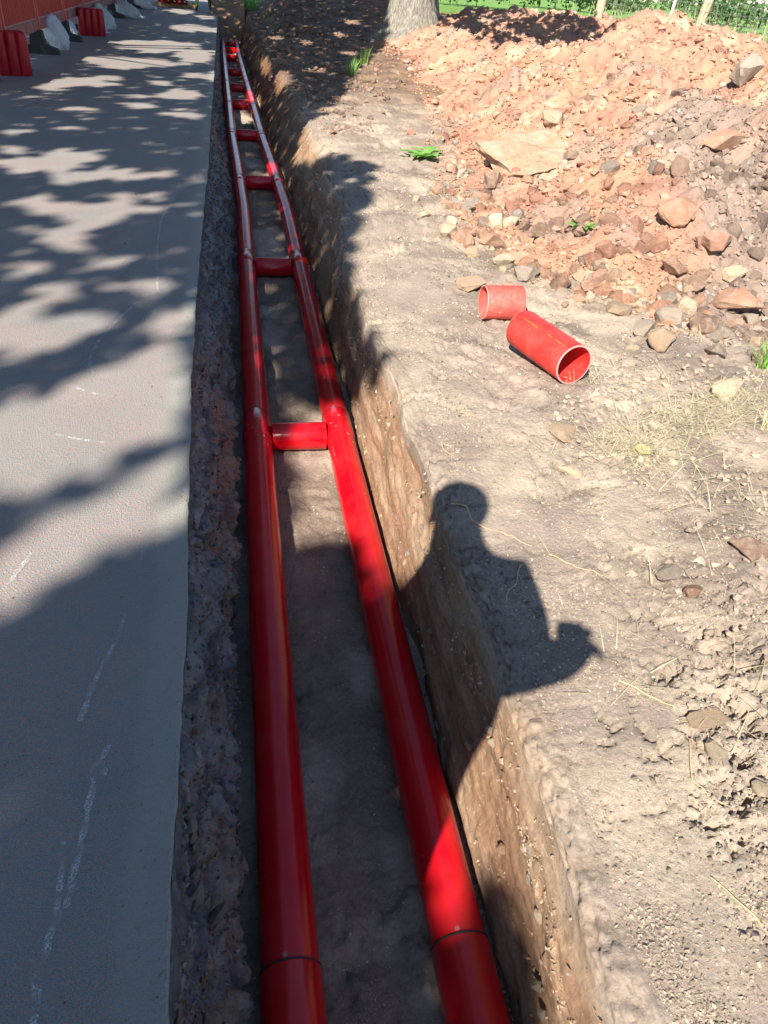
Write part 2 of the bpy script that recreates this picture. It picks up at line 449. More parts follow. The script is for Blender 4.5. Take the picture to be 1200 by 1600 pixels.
def bark_mat():
    t = MT('bark')
    v = t.mapv((4, 4, 1))
    n = t.noise(6, 8, .7, v)
    c = t.mix(t.ramp(n, [(.35, 0), (.65, 1)]), (.11, .095, .08), (.36, .33, .285))
    c = t.mix(t.ramp(t.noise(2, 4), [(.5, 0), (.7, .4)]), c, (.24, .25, .15))
    nn = t.bump(n, 1, .05)
    return t.fin(c, .95, t.bump(t.noise(60, 6, .7), .8, .01, nn), .2)
M['bark'] = bark_mat()
M['rim'] = plain('cut plastic rim', (.70, .30, .28), .6, .1)
M['barrier'] = plain('red barrier plastic', (.55, .075, .05), .55, .25, 6, .001)
M['barrier_low'] = plain('dull barrier rail', (.30, .12, .11), .7, .3, 8, .002)  # duller, greyer red than the panel above
M['block'] = plain('ribbed red plastic', (.36, .010, .022), .35, .2, 8)
M['rubber'] = plain('black rubber', (.03, .03, .032), .8, .3, 15, .002)
M['steel'] = plain('galvanised steel', (.55, .56, .57), .4, .15, 12)
M['sack'] = plain('pale sand sack', (.55, .60, .64), .75, .15, 30, .004)
M['post'] = plain('weathered post wood', (.40, .33, .22), .9, .25, 14, .006)
M['wire'] = plain('fence wire', (.16, .17, .16), .5, .1)
M['boot'] = plain('brown boot leather', (.10, .06, .035), .6)
M['trouser'] = plain('dark work trouser', (.022, .026, .035), .9, .3, 30, .003)
M['jacket'] = plain('dark work jacket', (.03, .035, .05), .9, .3, 30, .003)
M['hivis'] = plain('hi-vis green band', (.30, .42, .10), .8, .2, 30)
M['skin'] = plain('skin', (.55, .34, .26), .6, .08)
M['hair'] = plain('hair', (.03, .02, .014), .7)
M['phone'] = plain('phone case', (.02, .02, .022), .35, .05)
M['lumber'] = plain('raw timber', (.50, .36, .20), .85, .25, 20, .003)

# ------------------------------------------------------------------ setting: road
def rows(y0, y1, d0, k):
    ys = [y0]
    while ys[-1] < y1: ys.append(ys[-1] + max(d0, k * abs(ys[-1])))
    return np.array(ys)
ys = rows(-3, 60, .04, .02)
off = np.array([0, .006, .014, .025, .04, .055, .075, .10, .15, .25, .5, 1.0, 1.6, 2.4, 3.2, 4.5, 7, 14, 40])
Xg = road_lip(ys)[:, None] - off[None, :]
chip = .004 * perlin(ys * 30, ys * 0, 2)
Xg[:, 0] += chip
Yg = np.repeat(ys[:, None], len(off), 1)
Zg = np.where(off[None, :] < .003, -.005, 0) + 0 * Yg
ew = .045 + .03 * fbm(ys * 1.3, ys * 0 + .5, 3, 9)
cm = np.clip(.7 - (off[None, :] - ew[:, None]) / .07, 0, .6)
colr = np.repeat(cm.reshape(-1, 1), 3, 1)
road = struct(np_mesh('road', np.stack([Xg, Yg, Zg], -1).reshape(-1, 3), grid_quads(*Xg.shape)[:, ::-1], M['road'], color=colr))
road['label'] = 'dark asphalt path with saw-cut edge beside the trench'
CHALK = [[(-0.379, 6.45), (-0.43, 5.649), (-0.448, 5.392), (-0.471, 5.008), (-0.454, 4.609), (-0.428, 4.154), (-0.397, 3.813)], [(-0.481, 3.659), (-0.572, 3.318), (-0.603, 3.144), (-0.606, 2.984), (-0.576, 2.854)], [(-0.657, 2.765), (-0.543, 2.689), (-0.466, 2.662)], [(-0.632, 2.389), (-0.55, 2.352), (-0.457, 2.323)], [(-0.312, 1.475), (-0.318, 1.385), (-0.339, 1.313), (-0.358, 1.246), (-0.37, 1.139)], [(-0.303, 1.073), (-0.322, 1.02), (-0.322, 0.932), (-0.328, 0.814), (-0.331, 0.733)], [(-0.584, 1.739), (-0.606, 1.646), (-0.623, 1.584)], [(-0.288, 1.733), (-0.297, 1.65)], [(-0.935, 2.941), (-0.881, 2.906)], [(-0.319, 1.051), (-0.3, 0.995)], [(-.36, .86), (-.345, .74), (-.36, .62), (-.34, .5)]]
for ci, c in enumerate(CHALK):
    bm = bmesh.new(); prev = None
    pts = []
    for (a, b) in zip(c[:-1], c[1:]):
        for k in range(8): pts.append(Vector(a).lerp(Vector(b), k / 8))
    pts.append(Vector(c[-1]))
    for i, p in enumerate(pts):
        t = (pts[min(i + 1, len(pts) - 1)] - pts[max(i - 1, 0)]).normalized()
        w = .003 + .005 * random.random()
        n = Vector((-t.y, t.x)) * w
        p = p + Vector((random.uniform(-.003, .003), 0))
        v = (bm.verts.new((p.x + n.x, p.y + n.y, .004)), bm.verts.new((p.x - n.x, p.y - n.y, .004)))
        if prev: bm.faces.new((prev[0], prev[1], v[1], v[0]))
        prev = v
    bm_obj('chalk_mark', bm, M['chalk'], road)

# ------------------------------------------------------------------ setting: cut face under the road edge
ys = np.concatenate([np.arange(-.6, 1.6, .008), rows(1.6, 31, .008, .006)])
tt = np.concatenate([np.linspace(0, .12, 6), np.linspace(.14, 1, 60)])
Y, T = np.meshgrid(ys, tt, indexing='ij')
lip = road_lip(Y)
z = -.004 - T * .60
xb = -.055 + drift(Y)                                   # how far the rubble bulges towards the duct
bul = np.interp(T, [0, .1, .3, .6, .76, .86, 1], [0, .02, .2, .72, 1.0, .86, .7])
xx = lip + (np.maximum(xb - lip, .06)) * bul
am = np.interp(T, [0, .03, .2, 1], [.0, .3, 1, 1])
wy_ = Y + .05 * perlin(Y * 7, z * 7, 1); wz_ = z + .05 * perlin(Y * 7, z * 7, 2)
xx = xx + am * (.035 * fbm(Y * 4, z * 7, 4, 3, .6) + .018 * plates(wy_ * 7, wz_ * 14, 7) + .011 * plates(wy_ * 19, wz_ * 26, 17) + .005 * fbm(Y * 60, z * 60, 3, 18, .6))
xx = np.minimum(xx, -.022 + drift(Y))
zz = z + am * .012 * perlin(Y * 14, z * 14, 8)
CUT_Y, CUT_T, CUT_X, CUT_Z = ys, tt, xx, zz
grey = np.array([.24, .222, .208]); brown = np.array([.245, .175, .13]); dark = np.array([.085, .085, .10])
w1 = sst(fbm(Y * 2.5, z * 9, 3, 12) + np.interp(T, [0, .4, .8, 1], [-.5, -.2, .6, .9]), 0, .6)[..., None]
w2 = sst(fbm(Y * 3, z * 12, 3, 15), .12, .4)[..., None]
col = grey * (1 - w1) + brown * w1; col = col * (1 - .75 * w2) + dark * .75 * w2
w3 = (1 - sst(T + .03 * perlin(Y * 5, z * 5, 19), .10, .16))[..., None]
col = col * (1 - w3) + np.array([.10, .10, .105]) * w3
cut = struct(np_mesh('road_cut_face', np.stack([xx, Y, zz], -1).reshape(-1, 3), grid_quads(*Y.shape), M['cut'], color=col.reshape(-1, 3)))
cut['label'] = 'rough rubble face cut under the asphalt edge'

# ------------------------------------------------------------------ setting: trench floor
ys = np.concatenate([np.arange(-.6, 1.6, .009), rows(1.6, 32, .009, .006)])
ux = np.linspace(-.25, .75, 96)
Y, U = np.meshgrid(ys, ux, indexing='ij')
X = U + drift(Y)
f1, f2, idv = cell(X * 26, Y * 26, 27)
def floor_z(X, Y, U):
    z_ = FLOOR + .012 * fbm(X * 5, Y * 4, 4, 71, .55) + .005 * fbm(X * 40, Y * 40, 3, 73) + .010 * plates(X * 16, Y * 16, 74) * sst(perlin(X * 4, Y * 3, 75), -.1, .25)
    return z_ + .035 * sst(U, .52, .62) + .025 * sst(-U, .04, .12)
Zf = floor_z(X, Y, U)
# the far end ramps up out of the trench
Zf = Zf + sst(Y, 26.5, 29.2) * (.95 + .06 * fbm(X * 2, Y * 2, 3, 77))
wf = sst(fbm(X * 2, Y * 1.3, 4, 79), -.25, .45)[..., None]
col = np.array([.25, .19, .15]) * (1 - wf) + np.array([.47, .385, .31]) * wf
wo = (sst(Y, 25.5, 27))[..., None]
col = col * (1 - wo) + np.array([.42, .25, .16]) * wo
flo = struct(np_mesh('trench_floor', np.stack([X, Y, Zf], -1).reshape(-1, 3), grid_quads(*Y.shape), M['floor'], color=col.reshape(-1, 3)))
flo['label'] = 'trodden earth floor of the trench between the ducts'

# ------------------------------------------------------------------ setting: right wall and bank as one sheet
ys = np.concatenate([np.arange(-.3, 1.4, .0080), rows(1.4, 42, .0080, .0064)])
tw = np.linspace(0, 1, 62)                       # up the wall
ta = np.linspace(0, 1, 18)[1:]                   # round the lip
xo = [0.]
while xo[-1] < 26: xo.append(xo[-1] + .0080 + .0120 * xo[-1])
xo = np.array(xo[1:])
nw, na = len(tw), len(ta)
nc = nw + na + len(xo)
nr = len(ys)
P = np.zeros((nr, nc, 3)); P[:, :, 1] = ys[:, None]
base = right_base(ys)[:, None]; lean = right_lean(ys)[:, None]
zl = ground_z(base[:, 0] + lean[:, 0] + .06, ys)[:, None]
R = lip_r(ys)[:, None]
ztop = zl - R
# wall
Yw = np.repeat(ys[:, None], nw, 1); zw = (FLOOR - .03) + (ztop - FLOOR + .03) * tw[None, :]
lw = lean * (tw[None, :] ** 1.3)
dw = .020 * fbm(Yw * 1.6 + zw * 1.2, zw * 4, 4, 44, .5) + .003 * fbm(Yw * 5, zw * 40 - Yw * 6, 3, 46) + .0025 * fbm(Yw * 30, zw * 30, 3, 47, .6)
f1, f2, idv = cell(Yw * 16, zw * 24 - Yw * 3, 48)
band = np.exp(-((zw + .22 + .03 * perlin(Yw * 2, zw * 0, 49)) / .04) ** 2) + .6 * np.exp(-((zw + .46 + .05 * perlin(Yw * 1.4, zw * 0, 50)) / .05) ** 2)
dw = dw - band * .012 * np.sqrt(np.clip(1 - f1 * f1 * 1.3, 0, 1)) * idv
wfade = np.interp(tw, [0, .85, 1], [1, 1, .25])[None, :]
P[:, :nw, 0] = base + lw + dw * wfade; P[:, :nw, 2] = zw
# lip arc
ang = ta[None, :] * PI / 2
P[:, nw:nw + na, 0] = base + lean + R * (1 - np.cos(ang)) + .25 * dw[:, -1:] * (1 - ta[None, :])
P[:, nw:nw + na, 2] = ztop + R * np.sin(ang)
# bank
xs = base + lean + R + xo[None, :]
Yb = np.repeat(ys[:, None], len(xo), 1)
gz = ground_z(xs, Yb)
bl = sst(xo, 0, .16)[None, :]
P[:, nw + na:, 0] = xs
P[:, nw + na:, 2] = zl * (1 - bl) + gz * bl + (1 - bl) * .4 * (gz - zl) - .10 * np.exp(-xo[None, :] / .22) * 0.35
P[:, nw:nw + na, 2] -= .035 * ta[None, :]
La = np.repeat(ys[:, None], na, 1); Lb = np.repeat(ta[None, :] * .12, nr, 0); env = np.sin(ta * PI)[None, :] ** .5
nz_ = .009 * fbm(La * 14, Lb * 40, 5, 311, .68) + .009 * plates(La * 24, Lb * 45 + La * 2, 312) + .006 * plates(La * 60, Lb * 90, 313)
P[:, nw:nw + na, 0] -= env * nz_ * .6; P[:, nw:nw + na, 2] += env * nz_ * .7
XX, YY, ZZ = P[..., 0], P[..., 1], P[..., 2]
topsoil = np.array([.355, .285, .232]); pale = np.array([.465, .382, .297]); darks = np.array([.268, .213, .174]); clay = np.array([.30, .178, .108]); ora = np.array([.47, .27, .16])
w = sst(fbm(XX * 1.6, YY * 1.6, 4, 111), -.2, .5)[..., None]
col = topsoil * (1 - w) + pale * w
w = (sst(fbm(XX * 2.1, YY * 2.1, 4, 113), -.05, .45) * (.35 + .65 * sst(XX, .8, 1.4)))[..., None]
col = col * (1 - w) + darks * w
dd = heap_d(XX, YY)
w = (sst(dd + .3 * fbm(XX * 2, YY * 2, 3, 115), -.5, .3) * .6)[..., None]
col = col * (1 - w) + ora * w
w = (sst(-ZZ + .05 * fbm(YY * 5, ZZ * 8, 3, 119), .03, .15) * (np.arange(nc) < nw + na)[None, :])[..., None]
wl = sst(fbm(YY * .8, ZZ * 9, 3, 117), -.2, .5)[..., None]
col = col * (1 - w) + (clay * (1 - wl) + np.array([.385, .265, .175]) * wl) * w
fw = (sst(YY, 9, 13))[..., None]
col = col * (1 - fw * (1 - np.array([.60, .50, .44])) * sst(12.5 - XX * 2 + YY, 12, 17)[..., None])  # shade of the far ground multiplied into the soil colour
gw = (sst(XX, 9, 13) + sst(YY, 31, 34) )[..., None].clip(0, 1)
col = col * (1 - gw) + np.array([.13, .24, .05]) * gw
mi = np.repeat((np.arange(nc - 1) < nw + 2)[None, :], nr - 1, 0).astype(int).ravel()
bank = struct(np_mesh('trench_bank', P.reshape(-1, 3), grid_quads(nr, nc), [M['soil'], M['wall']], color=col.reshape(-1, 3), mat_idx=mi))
ys_bank = ys.copy(); P_wall = P[:, :nw, :].copy()
bank['label'] = 'bare earth bank with orange clay wall along the trench'

# far grass sheet
bm = bmesh.new()
def sheet(bm, xs_, ys_, z_):
    vs = [[bm.verts.new((x, y, z_)) for x in xs_] for y in ys_]
    for r0, r1 in zip(vs[:-1], vs[1:]):
        for k in range(len(xs_) - 1): bm.faces.new((r0[k], r0[k + 1], r1[k + 1], r1[k]))
sheet(bm, (20, 60, 200, 600, 1500), (-60, 40, 80, 160, 400, 1500), -.16)
sheet(bm, (-1500, -400, -100, -30, 20), (41, 80, 160, 400, 1500), -.16)
t = MT('field grass')
cg = t.mix(t.noise(.25, 6, .6), (.11, .24, .04), (.19, .34, .07))
M['field'] = t.fin(t.mix(1, cg, t.ramp(t.noise(6, 6, .7), [(.3, .6), (.7, 1.3)]), 'MULTIPLY'), .9, t.bump(t.noise(30, 5, .7), 1, .05))
fld = struct(bm_obj('field', bm, M['field']))
fld['label'] = 'green meadow beyond the spoil heap'

# ------------------------------------------------------------------ rocks: shapes
def hull_rock(seed, n=16, sq=(1, .8, .6), sub=0, noise=.0):
    r = random.Random(seed)
    bm = bmesh.new()
    for i in range(n):
        v = Vector((r.gauss(0, 1), r.gauss(0, 1), r.gauss(0, 1))).normalized() * r.uniform(.82, 1.05)
        bm.verts.new((v.x * sq[0] * .5, v.y * sq[1] * .5, v.z * sq[2] * .5))
    res = bmesh.ops.convex_hull(bm, input=bm.verts)
    bmesh.ops.delete(bm, geom=[v for v in bm.verts if not v.link_faces], context='VERTS')
    if sub:
        bmesh.ops.bevel(bm, geom=list(bm.edges), offset=.022, segments=1, affect='EDGES', profile=.6)
        bmesh.ops.triangulate(bm, faces=bm.faces)
        for k in range(sub):
            bmesh.ops.subdivide_edges(bm, edges=list(bm.edges), cuts=1, use_grid_fill=True)
            bmesh.ops.triangulate(bm, faces=bm.faces)
        co = np.array([v.co[:] for v in bm.verts])
        d = noise * (fbm(co[:, 0] * 4 + seed, co[:, 1] * 4 + co[:, 2] * 3.1, 4, seed) + .5 * fbm(co[:, 2] * 9, co[:, 0] * 9 + co[:, 1] * 5, 3, seed + 3))
        for v, k in zip(bm.verts, d): v.co = v.co * (1 + float(k))
    bmesh.ops.triangulate(bm, faces=bm.faces)
    return bm
ROCK_ME = []
for k in range(10):
    bm = hull_rock(100 + k, 13, [(1, .95, .9), (1, .85, .8), (1, 1, .95), (1, .8, .8), (1, .95, .75)][k % 5], 1, .10)
    me = bpy.data.meshes.new('rock'); bm.to_mesh(me); bm.free()
    for p in me.polygons: p.use_smooth = False
    ROCK_ME.append(me)
CLOD = []
for k in range(16):
    bm = hull_rock(300 + k, 15 if k < 10 else 11, (1, .85, .75))
    bm.verts.index_update()
    V = np.array([v.co[:] for v in bm.verts]); F = np.array([[v.index for v in f.verts] for f in bm.faces]); bm.free()
    CLOD.append((V, F))
SMALL = []
for k in range(6):
    bm = hull_rock(500 + k, 7, (1, .85, .75)); bm.verts.index_update()
    SMALL.append((np.array([v.co[:] for v in bm.verts]), np.array([[v.index for v in f.verts] for f in bm.faces]))); bm.free()
def rand_rot(n):
    q = rng.normal(size=(n, 4)); q /= np.linalg.norm(q, axis=1)[:, None]
    w, x, y, z = q.T
    return np.stack([np.stack([1 - 2 * (y * y + z * z), 2 * (x * y - z * w), 2 * (x * z + y * w)], -1), np.stack([2 * (x * y + z * w), 1 - 2 * (x * x + z * z), 2 * (y * z - x * w)], -1), np.stack([2 * (x * z - y * w), 2 * (y * z + x * w), 1 - 2 * (x * x + y * y)], -1)], 1)
def clod_mesh(name, pos, size, cols, mat, parent=None, flat=.75, small=False):
    protos = SMALL if small else CLOD
    Rm = rand_rot(len(pos)); pick = rng.integers(0, len(protos), len(pos))
    VV, FF, CC = [], [], []; base_i = 0
    for k, (V, F) in enumerate(protos):
        s = np.where(pick == k)[0]
        if not len(s): continue
        v = np.einsum('nij,vj->nvi', Rm[s], V) * size[s][:, None, None]
        v[..., 2] *= flat
        v = v + pos[s][:, None, :]
        VV.append(v.reshape(-1, 3)); CC.append(np.repeat(cols[s], len(V), 0))
        FF.append((F[None] + (base_i + np.arange(len(s)) * len(V))[:, None, None]).reshape(-1, 3)); base_i += len(s) * len(V)
    return np_mesh(name, np.concatenate(VV), np.concatenate(FF), mat, parent, smooth=False, color=np.concatenate(CC))

# ------------------------------------------------------------------ spoil heap
heap = empty('spoil_heap', (0, 0, 0))
tag(heap, 'large heap of orange-pink dug clay and stones beside the trench', 'spoil heap')
hx = [1.5]
while hx[-1] < 11: hx.append(hx[-1] + .012 + .0045 * (hx[-1] - 1.5))
hy = rows(2.6, 20, .010, .0040)
Yh, Xh = np.meshgrid(hy, np.array(hx), indexing='ij')
hh = heap_h(Xh, Yh)
Zh = ground_z(Xh, Yh) + np.where(hh < 0, np.maximum(hh, -.06), hh)
qd = grid_quads(*Xh.shape)
keep = (hh.ravel()[qd] > -.05).any(1)
qd = qd[keep]
pink = np.array([.44, .235, .165]); orang = np.array([.45, .255, .165]); cream = np.array([.49, .335, .235]); gsoil = np.array([.29, .225, .185]); rose = np.array([.42, .215, .15])
def heap_col(x, y, z):
    w = sst(fbm(x * .9, y * .9, 3, 131), -.3, .4)[..., None]
    c = pink * (1 - w) + orang * w
    w = sst(fbm(x * 2.2, y * 2.2, 4, 133), .15, .6)[..., None]; c = c * (1 - w) + cream * w
    w = sst(fbm(x * 1.7, y * 1.7, 4, 135), .2, .5)[..., None]; c = c * (1 - .7 * w) + rose * .7 * w
    d = heap_d(x, y)
    # grey topsoil tipped over the near end
    w = (sst(x - .45 * y + .5 * fbm(x * 1.1, y * 1.1, 3, 137), .3, 1.1) * (1 - sst(d, 1.6, 2.4)) * .9)[..., None]
    c = c * (1 - w) + gsoil * w
    w = (sst(-fbm(x * 1.2, y * 1.2, 3, 139), .25, .5) * .6 * (1 - sst(d, 2, 3)))[..., None]
    c = c * (1 - w) + gsoil * w
    return c
used = np.unique(qd); remap = np.zeros(Xh.size, int); remap[used] = np.arange(len(used))
hc = heap_col(Xh, Yh, Zh).reshape(-1, 3)[used]
np_mesh('tipped_soil', np.stack([Xh, Yh, Zh], -1).reshape(-1, 3)[used], remap[qd], M['spoil'], heap, color=hc)
del Xh, Yh, Zh, hh
# loose clods over the heap: the biggest as pieces of their own, the rest as one mass
def scatter(n, x0, x1, y0, y1, dens):
    x = rng.uniform(x0, x1, n); y = y0 * (y1 / y0) ** rng.uniform(0, 1, n)
    k = rng.uniform(0, 1, n) < dens(x, y)
    return x[k], y[k]
x, y = scatter(95000, 1.5, 7, 2.9, 15, lambda x, y: np.where((heap_d(x, y) > -.35) & (heap_d(x, y) < 4.2), .25 + .75 * sst(fbm(x * 2, y * 2, 3, 151), -.2, .4), 0) * np.clip(6 / (y + x), .15, 1))
s = .010 + .045 * rng.power(.25, len(x)) * (.6 + .4 * sst(fbm(x, y, 2, 153), -.2, .3))
z = surf_z(x, y) + s * .12
c = heap_col(x, y, z) * rng.uniform(.7, 1.22, len(x))[:, None]
g = rng.uniform(0, 1, len(x)) < .12
c[g] = np.array([.36, .30, .25]) * rng.uniform(.7, 1.3, g.sum())[:, None]
stuff(clod_mesh('fine_clods', np.stack([x, y, z], -1), s, c, M['clod'], heap, small=True))
x, y = scatter(66000, 1.5, 7, 2.9, 18, lambda x, y: np.where((heap_d(x, y) > -.25) & (heap_d(x, y) < 4.4), .22 + .78 * sst(fbm(x * 1.6, y * 1.6, 3, 157), -.3, .3), 0) * np.clip(8 / (y + x), .55, 1))
s = (.024 + .080 * rng.power(.30, len(x)) * (.45 + .55 * sst(fbm(x * 1.3, y * 1.3, 2, 158), -.2, .3))) * (1 + .09 * np.clip(y - 5, 0, 9))
z = surf_z(x, y) + s * rng.uniform(-.05, .22, len(x))
c = heap_col(x, y, z) * rng.uniform(.68, 1.22, len(x))[:, None]
g = rng.uniform(0, 1, len(x)) < .10
c[g] = np.array([.34, .28, .235]) * rng.uniform(.7, 1.3, g.sum())[:, None]
bg_ = s / np.hypot(x, y) > .0085
stuff(clod_mesh('loose_clods', np.stack([x, y, z], -1)[bg_], s[bg_], c[bg_], M['clod'], heap, .8))
stuff(clod_mesh('loose_clods', np.stack([x, y, z], -1)[~bg_], s[~bg_], c[~bg_], M['clod'], heap, .8, small=True))
x, y = scatter(2600, 1.6, 6, 3.2, 13, lambda x, y: np.where((heap_d(x, y) > -.3) & (heap_d(x, y) < 4.0), .3 + .7 * sst(fbm(x * 1.6, y * 1.6, 2, 155), 0, .4), 0))
sz = rng.uniform(.06, .16, len(x)) * rng.choice([.6, .75, .9, 1.2], len(x))
rk = ['rk_pink', 'rk_orange', 'rk_tan', 'rk_pink', 'rk_orange', 'rk_grey', 'rk_pale', 'rk_pink']
PME = {}
def piece(me_i, mat, size, loc, rot, parent=None, name='clod', flat=1.0):
    key = (me_i, mat)
    if key not in PME:
        me = ROCK_ME[me_i].copy(); me.materials.clear(); me.materials.append(M[mat]); PME[key] = me
    o = bpy.data.objects.new(name, PME[key]); o.location = loc
    o.scale = (size[0], size[1], size[2]) if hasattr(size, '__len__') else (size, size, size * flat); o.rotation_euler = rot
    return link(o, parent)
zz_ = surf_z(x, y)
cl_ = heap_col(x, y, zz_) * rng.uniform(.72, 1.15, len(x))[:, None]
g = rng.uniform(0, 1, len(x)) < .14
cl_[g] = np.array([.36, .29, .24]) * rng.uniform(.7, 1.2, g.sum())[:, None]
order = np.argsort(-sz / np.hypot(x, y))[:285]
for i in order:
    o = piece(int(rng.integers(0, 10)), 'rk_obj', float(sz[i]), (x[i], y[i], float(zz_[i]) + sz[i] * .04), tuple(rng.uniform(-.6, .6, 2)) + (float(rng.uniform(0, 6.28)),), heap, 'clod')
    o.color = (*[float(v) for v in cl_[i]], 1)

# ------------------------------------------------------------------ rubble at the foot of the heap and pebbles on the bank
x, y = scatter(70000, .66, 4.0, .42, 12, lambda x, y: np.where(heap_d(x, y) < .15, (.25 + .75 * sst(x - .62, .05, .7)) * (.3 + .7 * sst(fbm(x * 2.2, y * 2.2, 3, 161), -.1, .45)) * (.55 + .45 * sst(heap_d(x, y), -1.6, -.2)), 0))
s = .003 + .016 * rng.power(.22, len(x)) * (.5 + .9 * sst(heap_d(x, y), -1.4, 0))
z = bank_z(x, y) + s * .12
c = np.where(rng.uniform(0, 1, (len(x), 1)) < .5, np.array([[.44, .35, .26]]), np.array([[.55, .43, .30]])) * rng.uniform(.6, 1.2, len(x))[:, None]
g = rng.uniform(0, 1, len(x)) < .2; c[g] = np.array([.48, .24, .15]) * rng.uniform(.7, 1.2, g.sum())[:, None]
stuff(clod_mesh('pebbles', np.stack([x, y, z], -1), s, c, M['clod'], small=True), 'small pebbles and crumbs strewn over the bare bank', 'pebbles')
n = 70000
y = .40 * (7 / .40) ** rng.uniform(0, 1, n); x = .64 + (.35 + .42 * y) * rng.uniform(0, 1, n) ** 1.1
k = (heap_d(x, y) < .1) & (rng.uniform(0, 1, n) < .18 + .82 * sst(fbm(x * 3.2, y * 3.2, 4, 181), -.25, .45)); x, y = x[k], y[k]
s = (.003 + .011 * rng.power(.33, len(x))) * (.7 + .22 * np.hypot(x, y))
c = np.array([[.36, .29, .23]]) * rng.uniform(.5, 1.5, len(x))[:, None]
g = rng.uniform(0, 1, len(x)) < .10; c[g] = np.array([.56, .46, .33]) * rng.uniform(.8, 1.1, g.sum())[:, None]
stuff(clod_mesh('fine_grit', np.stack([x, y, bank_z(x, y) + s * .15], -1), s, c, M['clod'], small=True), 'fine grit and crumbs of dry soil on the bank', 'grit')
n = 1500
y = .5 * (12 / .5) ** rng.uniform(0, 1, n); x = road_lip(y) - .004 - .9 * rng.uniform(0, 1, n) ** 1.6 * (.3 + .12 * y)
s = (.002 + .006 * rng.power(.3, n)) * (.7 + .2 * y)
c = np.where(rng.uniform(0, 1, (n, 1)) < .45, np.array([[.34, .12, .075]]), np.array([[.30, .26, .22]])) * rng.uniform(.6, 1.2, n)[:, None]
stuff(clod_mesh('road_grit', np.stack([x, y, s * .25], -1), s, c, M['clod'], small=True), 'brick-red chips and grit scattered on the asphalt', 'grit')
x = rng.uniform(1.0, 2.6, 1500); y = rng.uniform(.9, 3.0, 1500)
k = (heap_d(x, y) < -.05) & (rng.uniform(0, 1, 1500) < sst(x - .25 * perlin(x * 2, y * 2, 190), 1.0, 1.5) * (.25 + .75 * sst(fbm(x * 3, y * 3, 2, 191), -.1, .3))) & (np.hypot(x - 1.3, y - 2.9) > .3); x, y = x[k], y[k]
s = rng.uniform(.018, .055, len(x)) * rng.uniform(.5, 1, len(x))
c = np.array([[.37, .295, .235]]) * rng.uniform(.8, 1.2, len(x))[:, None]
g = rng.uniform(0, 1, len(x)) < .2; c[g] = np.array([.50, .39, .28]) * rng.uniform(.8, 1.1, g.sum())[:, None]
stuff(clod_mesh('bedded_stones', np.stack([x, y, bank_z(x, y) + s * .14], -1), s, c, M['clod'], None, .8), 'half-buried stones and hard clods in the bare soil', 'stones')
n = 7000
y = 8.5 * (27 / 8.5) ** rng.uniform(0, 1, n); x = .75 + drift(y) + .25 + 4.2 * rng.uniform(0, 1, n) ** 1.3
k = (heap_d(x, y) < 0) & (rng.uniform(0, 1, n) < .15 + .85 * sst(fbm(x * 1.5, y * 1.5, 3, 195), -.1, .4)) & (x - .28 * (y - 9) < 1.5); x, y = x[k], y[k]
s = (.03 + .13 * rng.power(.3, len(x))) * (.5 + .03 * y)
c = np.where(rng.uniform(0, 1, (len(x), 1)) < .35, np.array([[.36, .22, .16]]), np.array([[.24, .175, .135]])) * rng.uniform(.6, 1.3, len(x))[:, None]
stuff(clod_mesh('shaded_clods', np.stack([x, y, bank_z(x, y) + s * .1], -1), s, c, M['clod']), 'brown clods scattered over the shaded ground below the tree', 'clods')
# crumbs breaking up the lip of the trench
n = 9000
y = .35 * (16 / .35) ** rng.uniform(0, 1, n); u = rng.normal(0, .045, n) * (1 + .08 * y)
e_ = right_base(y) + right_lean(y) + lip_r(y) * .8
k = rng.uniform(0, 1, n) < .15 + .85 * sst(fbm(y * 3.1, u * 6, 3, 197), -.1, .4); y, u, e_ = y[k], u[k], e_[k]; x = e_ + u
s = (.003 + .020 * rng.power(.28, len(x))) * (.75 + .10 * y)
c = np.array([[.40, .32, .25]]) * rng.uniform(.65, 1.2, len(x))[:, None]
dn = np.clip((lip_r(y) * .8 - u - lip_r(y) * .8), 0, 1)
zt = bank_z(np.maximum(x, e_ + .02), y) - np.where(u < 0, lip_r(y) * (1 - np.sqrt(np.clip(1 - np.clip((-u - 0.0) / lip_r(y), 0, 1) ** 2, 0, 1))), 0) - np.where(u < 0, .02, 0)
stuff(clod_mesh('lip_crumbs', np.stack([x, y, zt + s * .05], -1), s, c, M['clod'], None, .9, small=True), 'crumbs along the broken lip of the trench', 'crumbs')
# crumbs on the trench floor
n = 22000
y = .3 * (26 / .3) ** rng.uniform(0, 1, n); u = rng.uniform(-.12, .62, n); x = u + drift(y)
k = (sst(fbm(x * 5, y * 4, 3, 171), -.1, .4) > rng.uniform(0, 1, n)) | (np.abs(u - .57) < .05)
x, y, u = x[k], y[k], u[k]
s = (.0025 + .012 * rng.power(.28, len(x))) * (.7 + .12 * y) + .008 * (np.abs(u - .57) < .05)
z = floor_z(x, y, u) + s * .18
c = np.array([[.38, .32, .27]]) * rng.uniform(.4, 1.7, len(x))[:, None]
stuff(clod_mesh('trench_crumbs', np.stack([x, y, z], -1), s, c, M['clod'], small=True), 'crumbs of earth and stone on the trench floor', 'crumbs')
n = 16000
yy = .3 * (14 / .3) ** rng.uniform(0, 1, n); tq = rng.uniform(.07, 1, n)
iy = np.clip(np.searchsorted(CUT_Y, yy), 0, len(CUT_Y) - 1); it = np.clip(np.searchsorted(CUT_T, tq), 0, len(CUT_T) - 1)
s = (.004 + .020 * rng.power(.30, n)) * (.75 + .12 * yy)
c = np.array([[.20, .18, .175]]) * rng.uniform(.35, 1.6, n)[:, None]
g = rng.uniform(0, 1, n) < .25; c[g] = np.array([.10, .105, .125]) * rng.uniform(.6, 1.6, g.sum())[:, None]
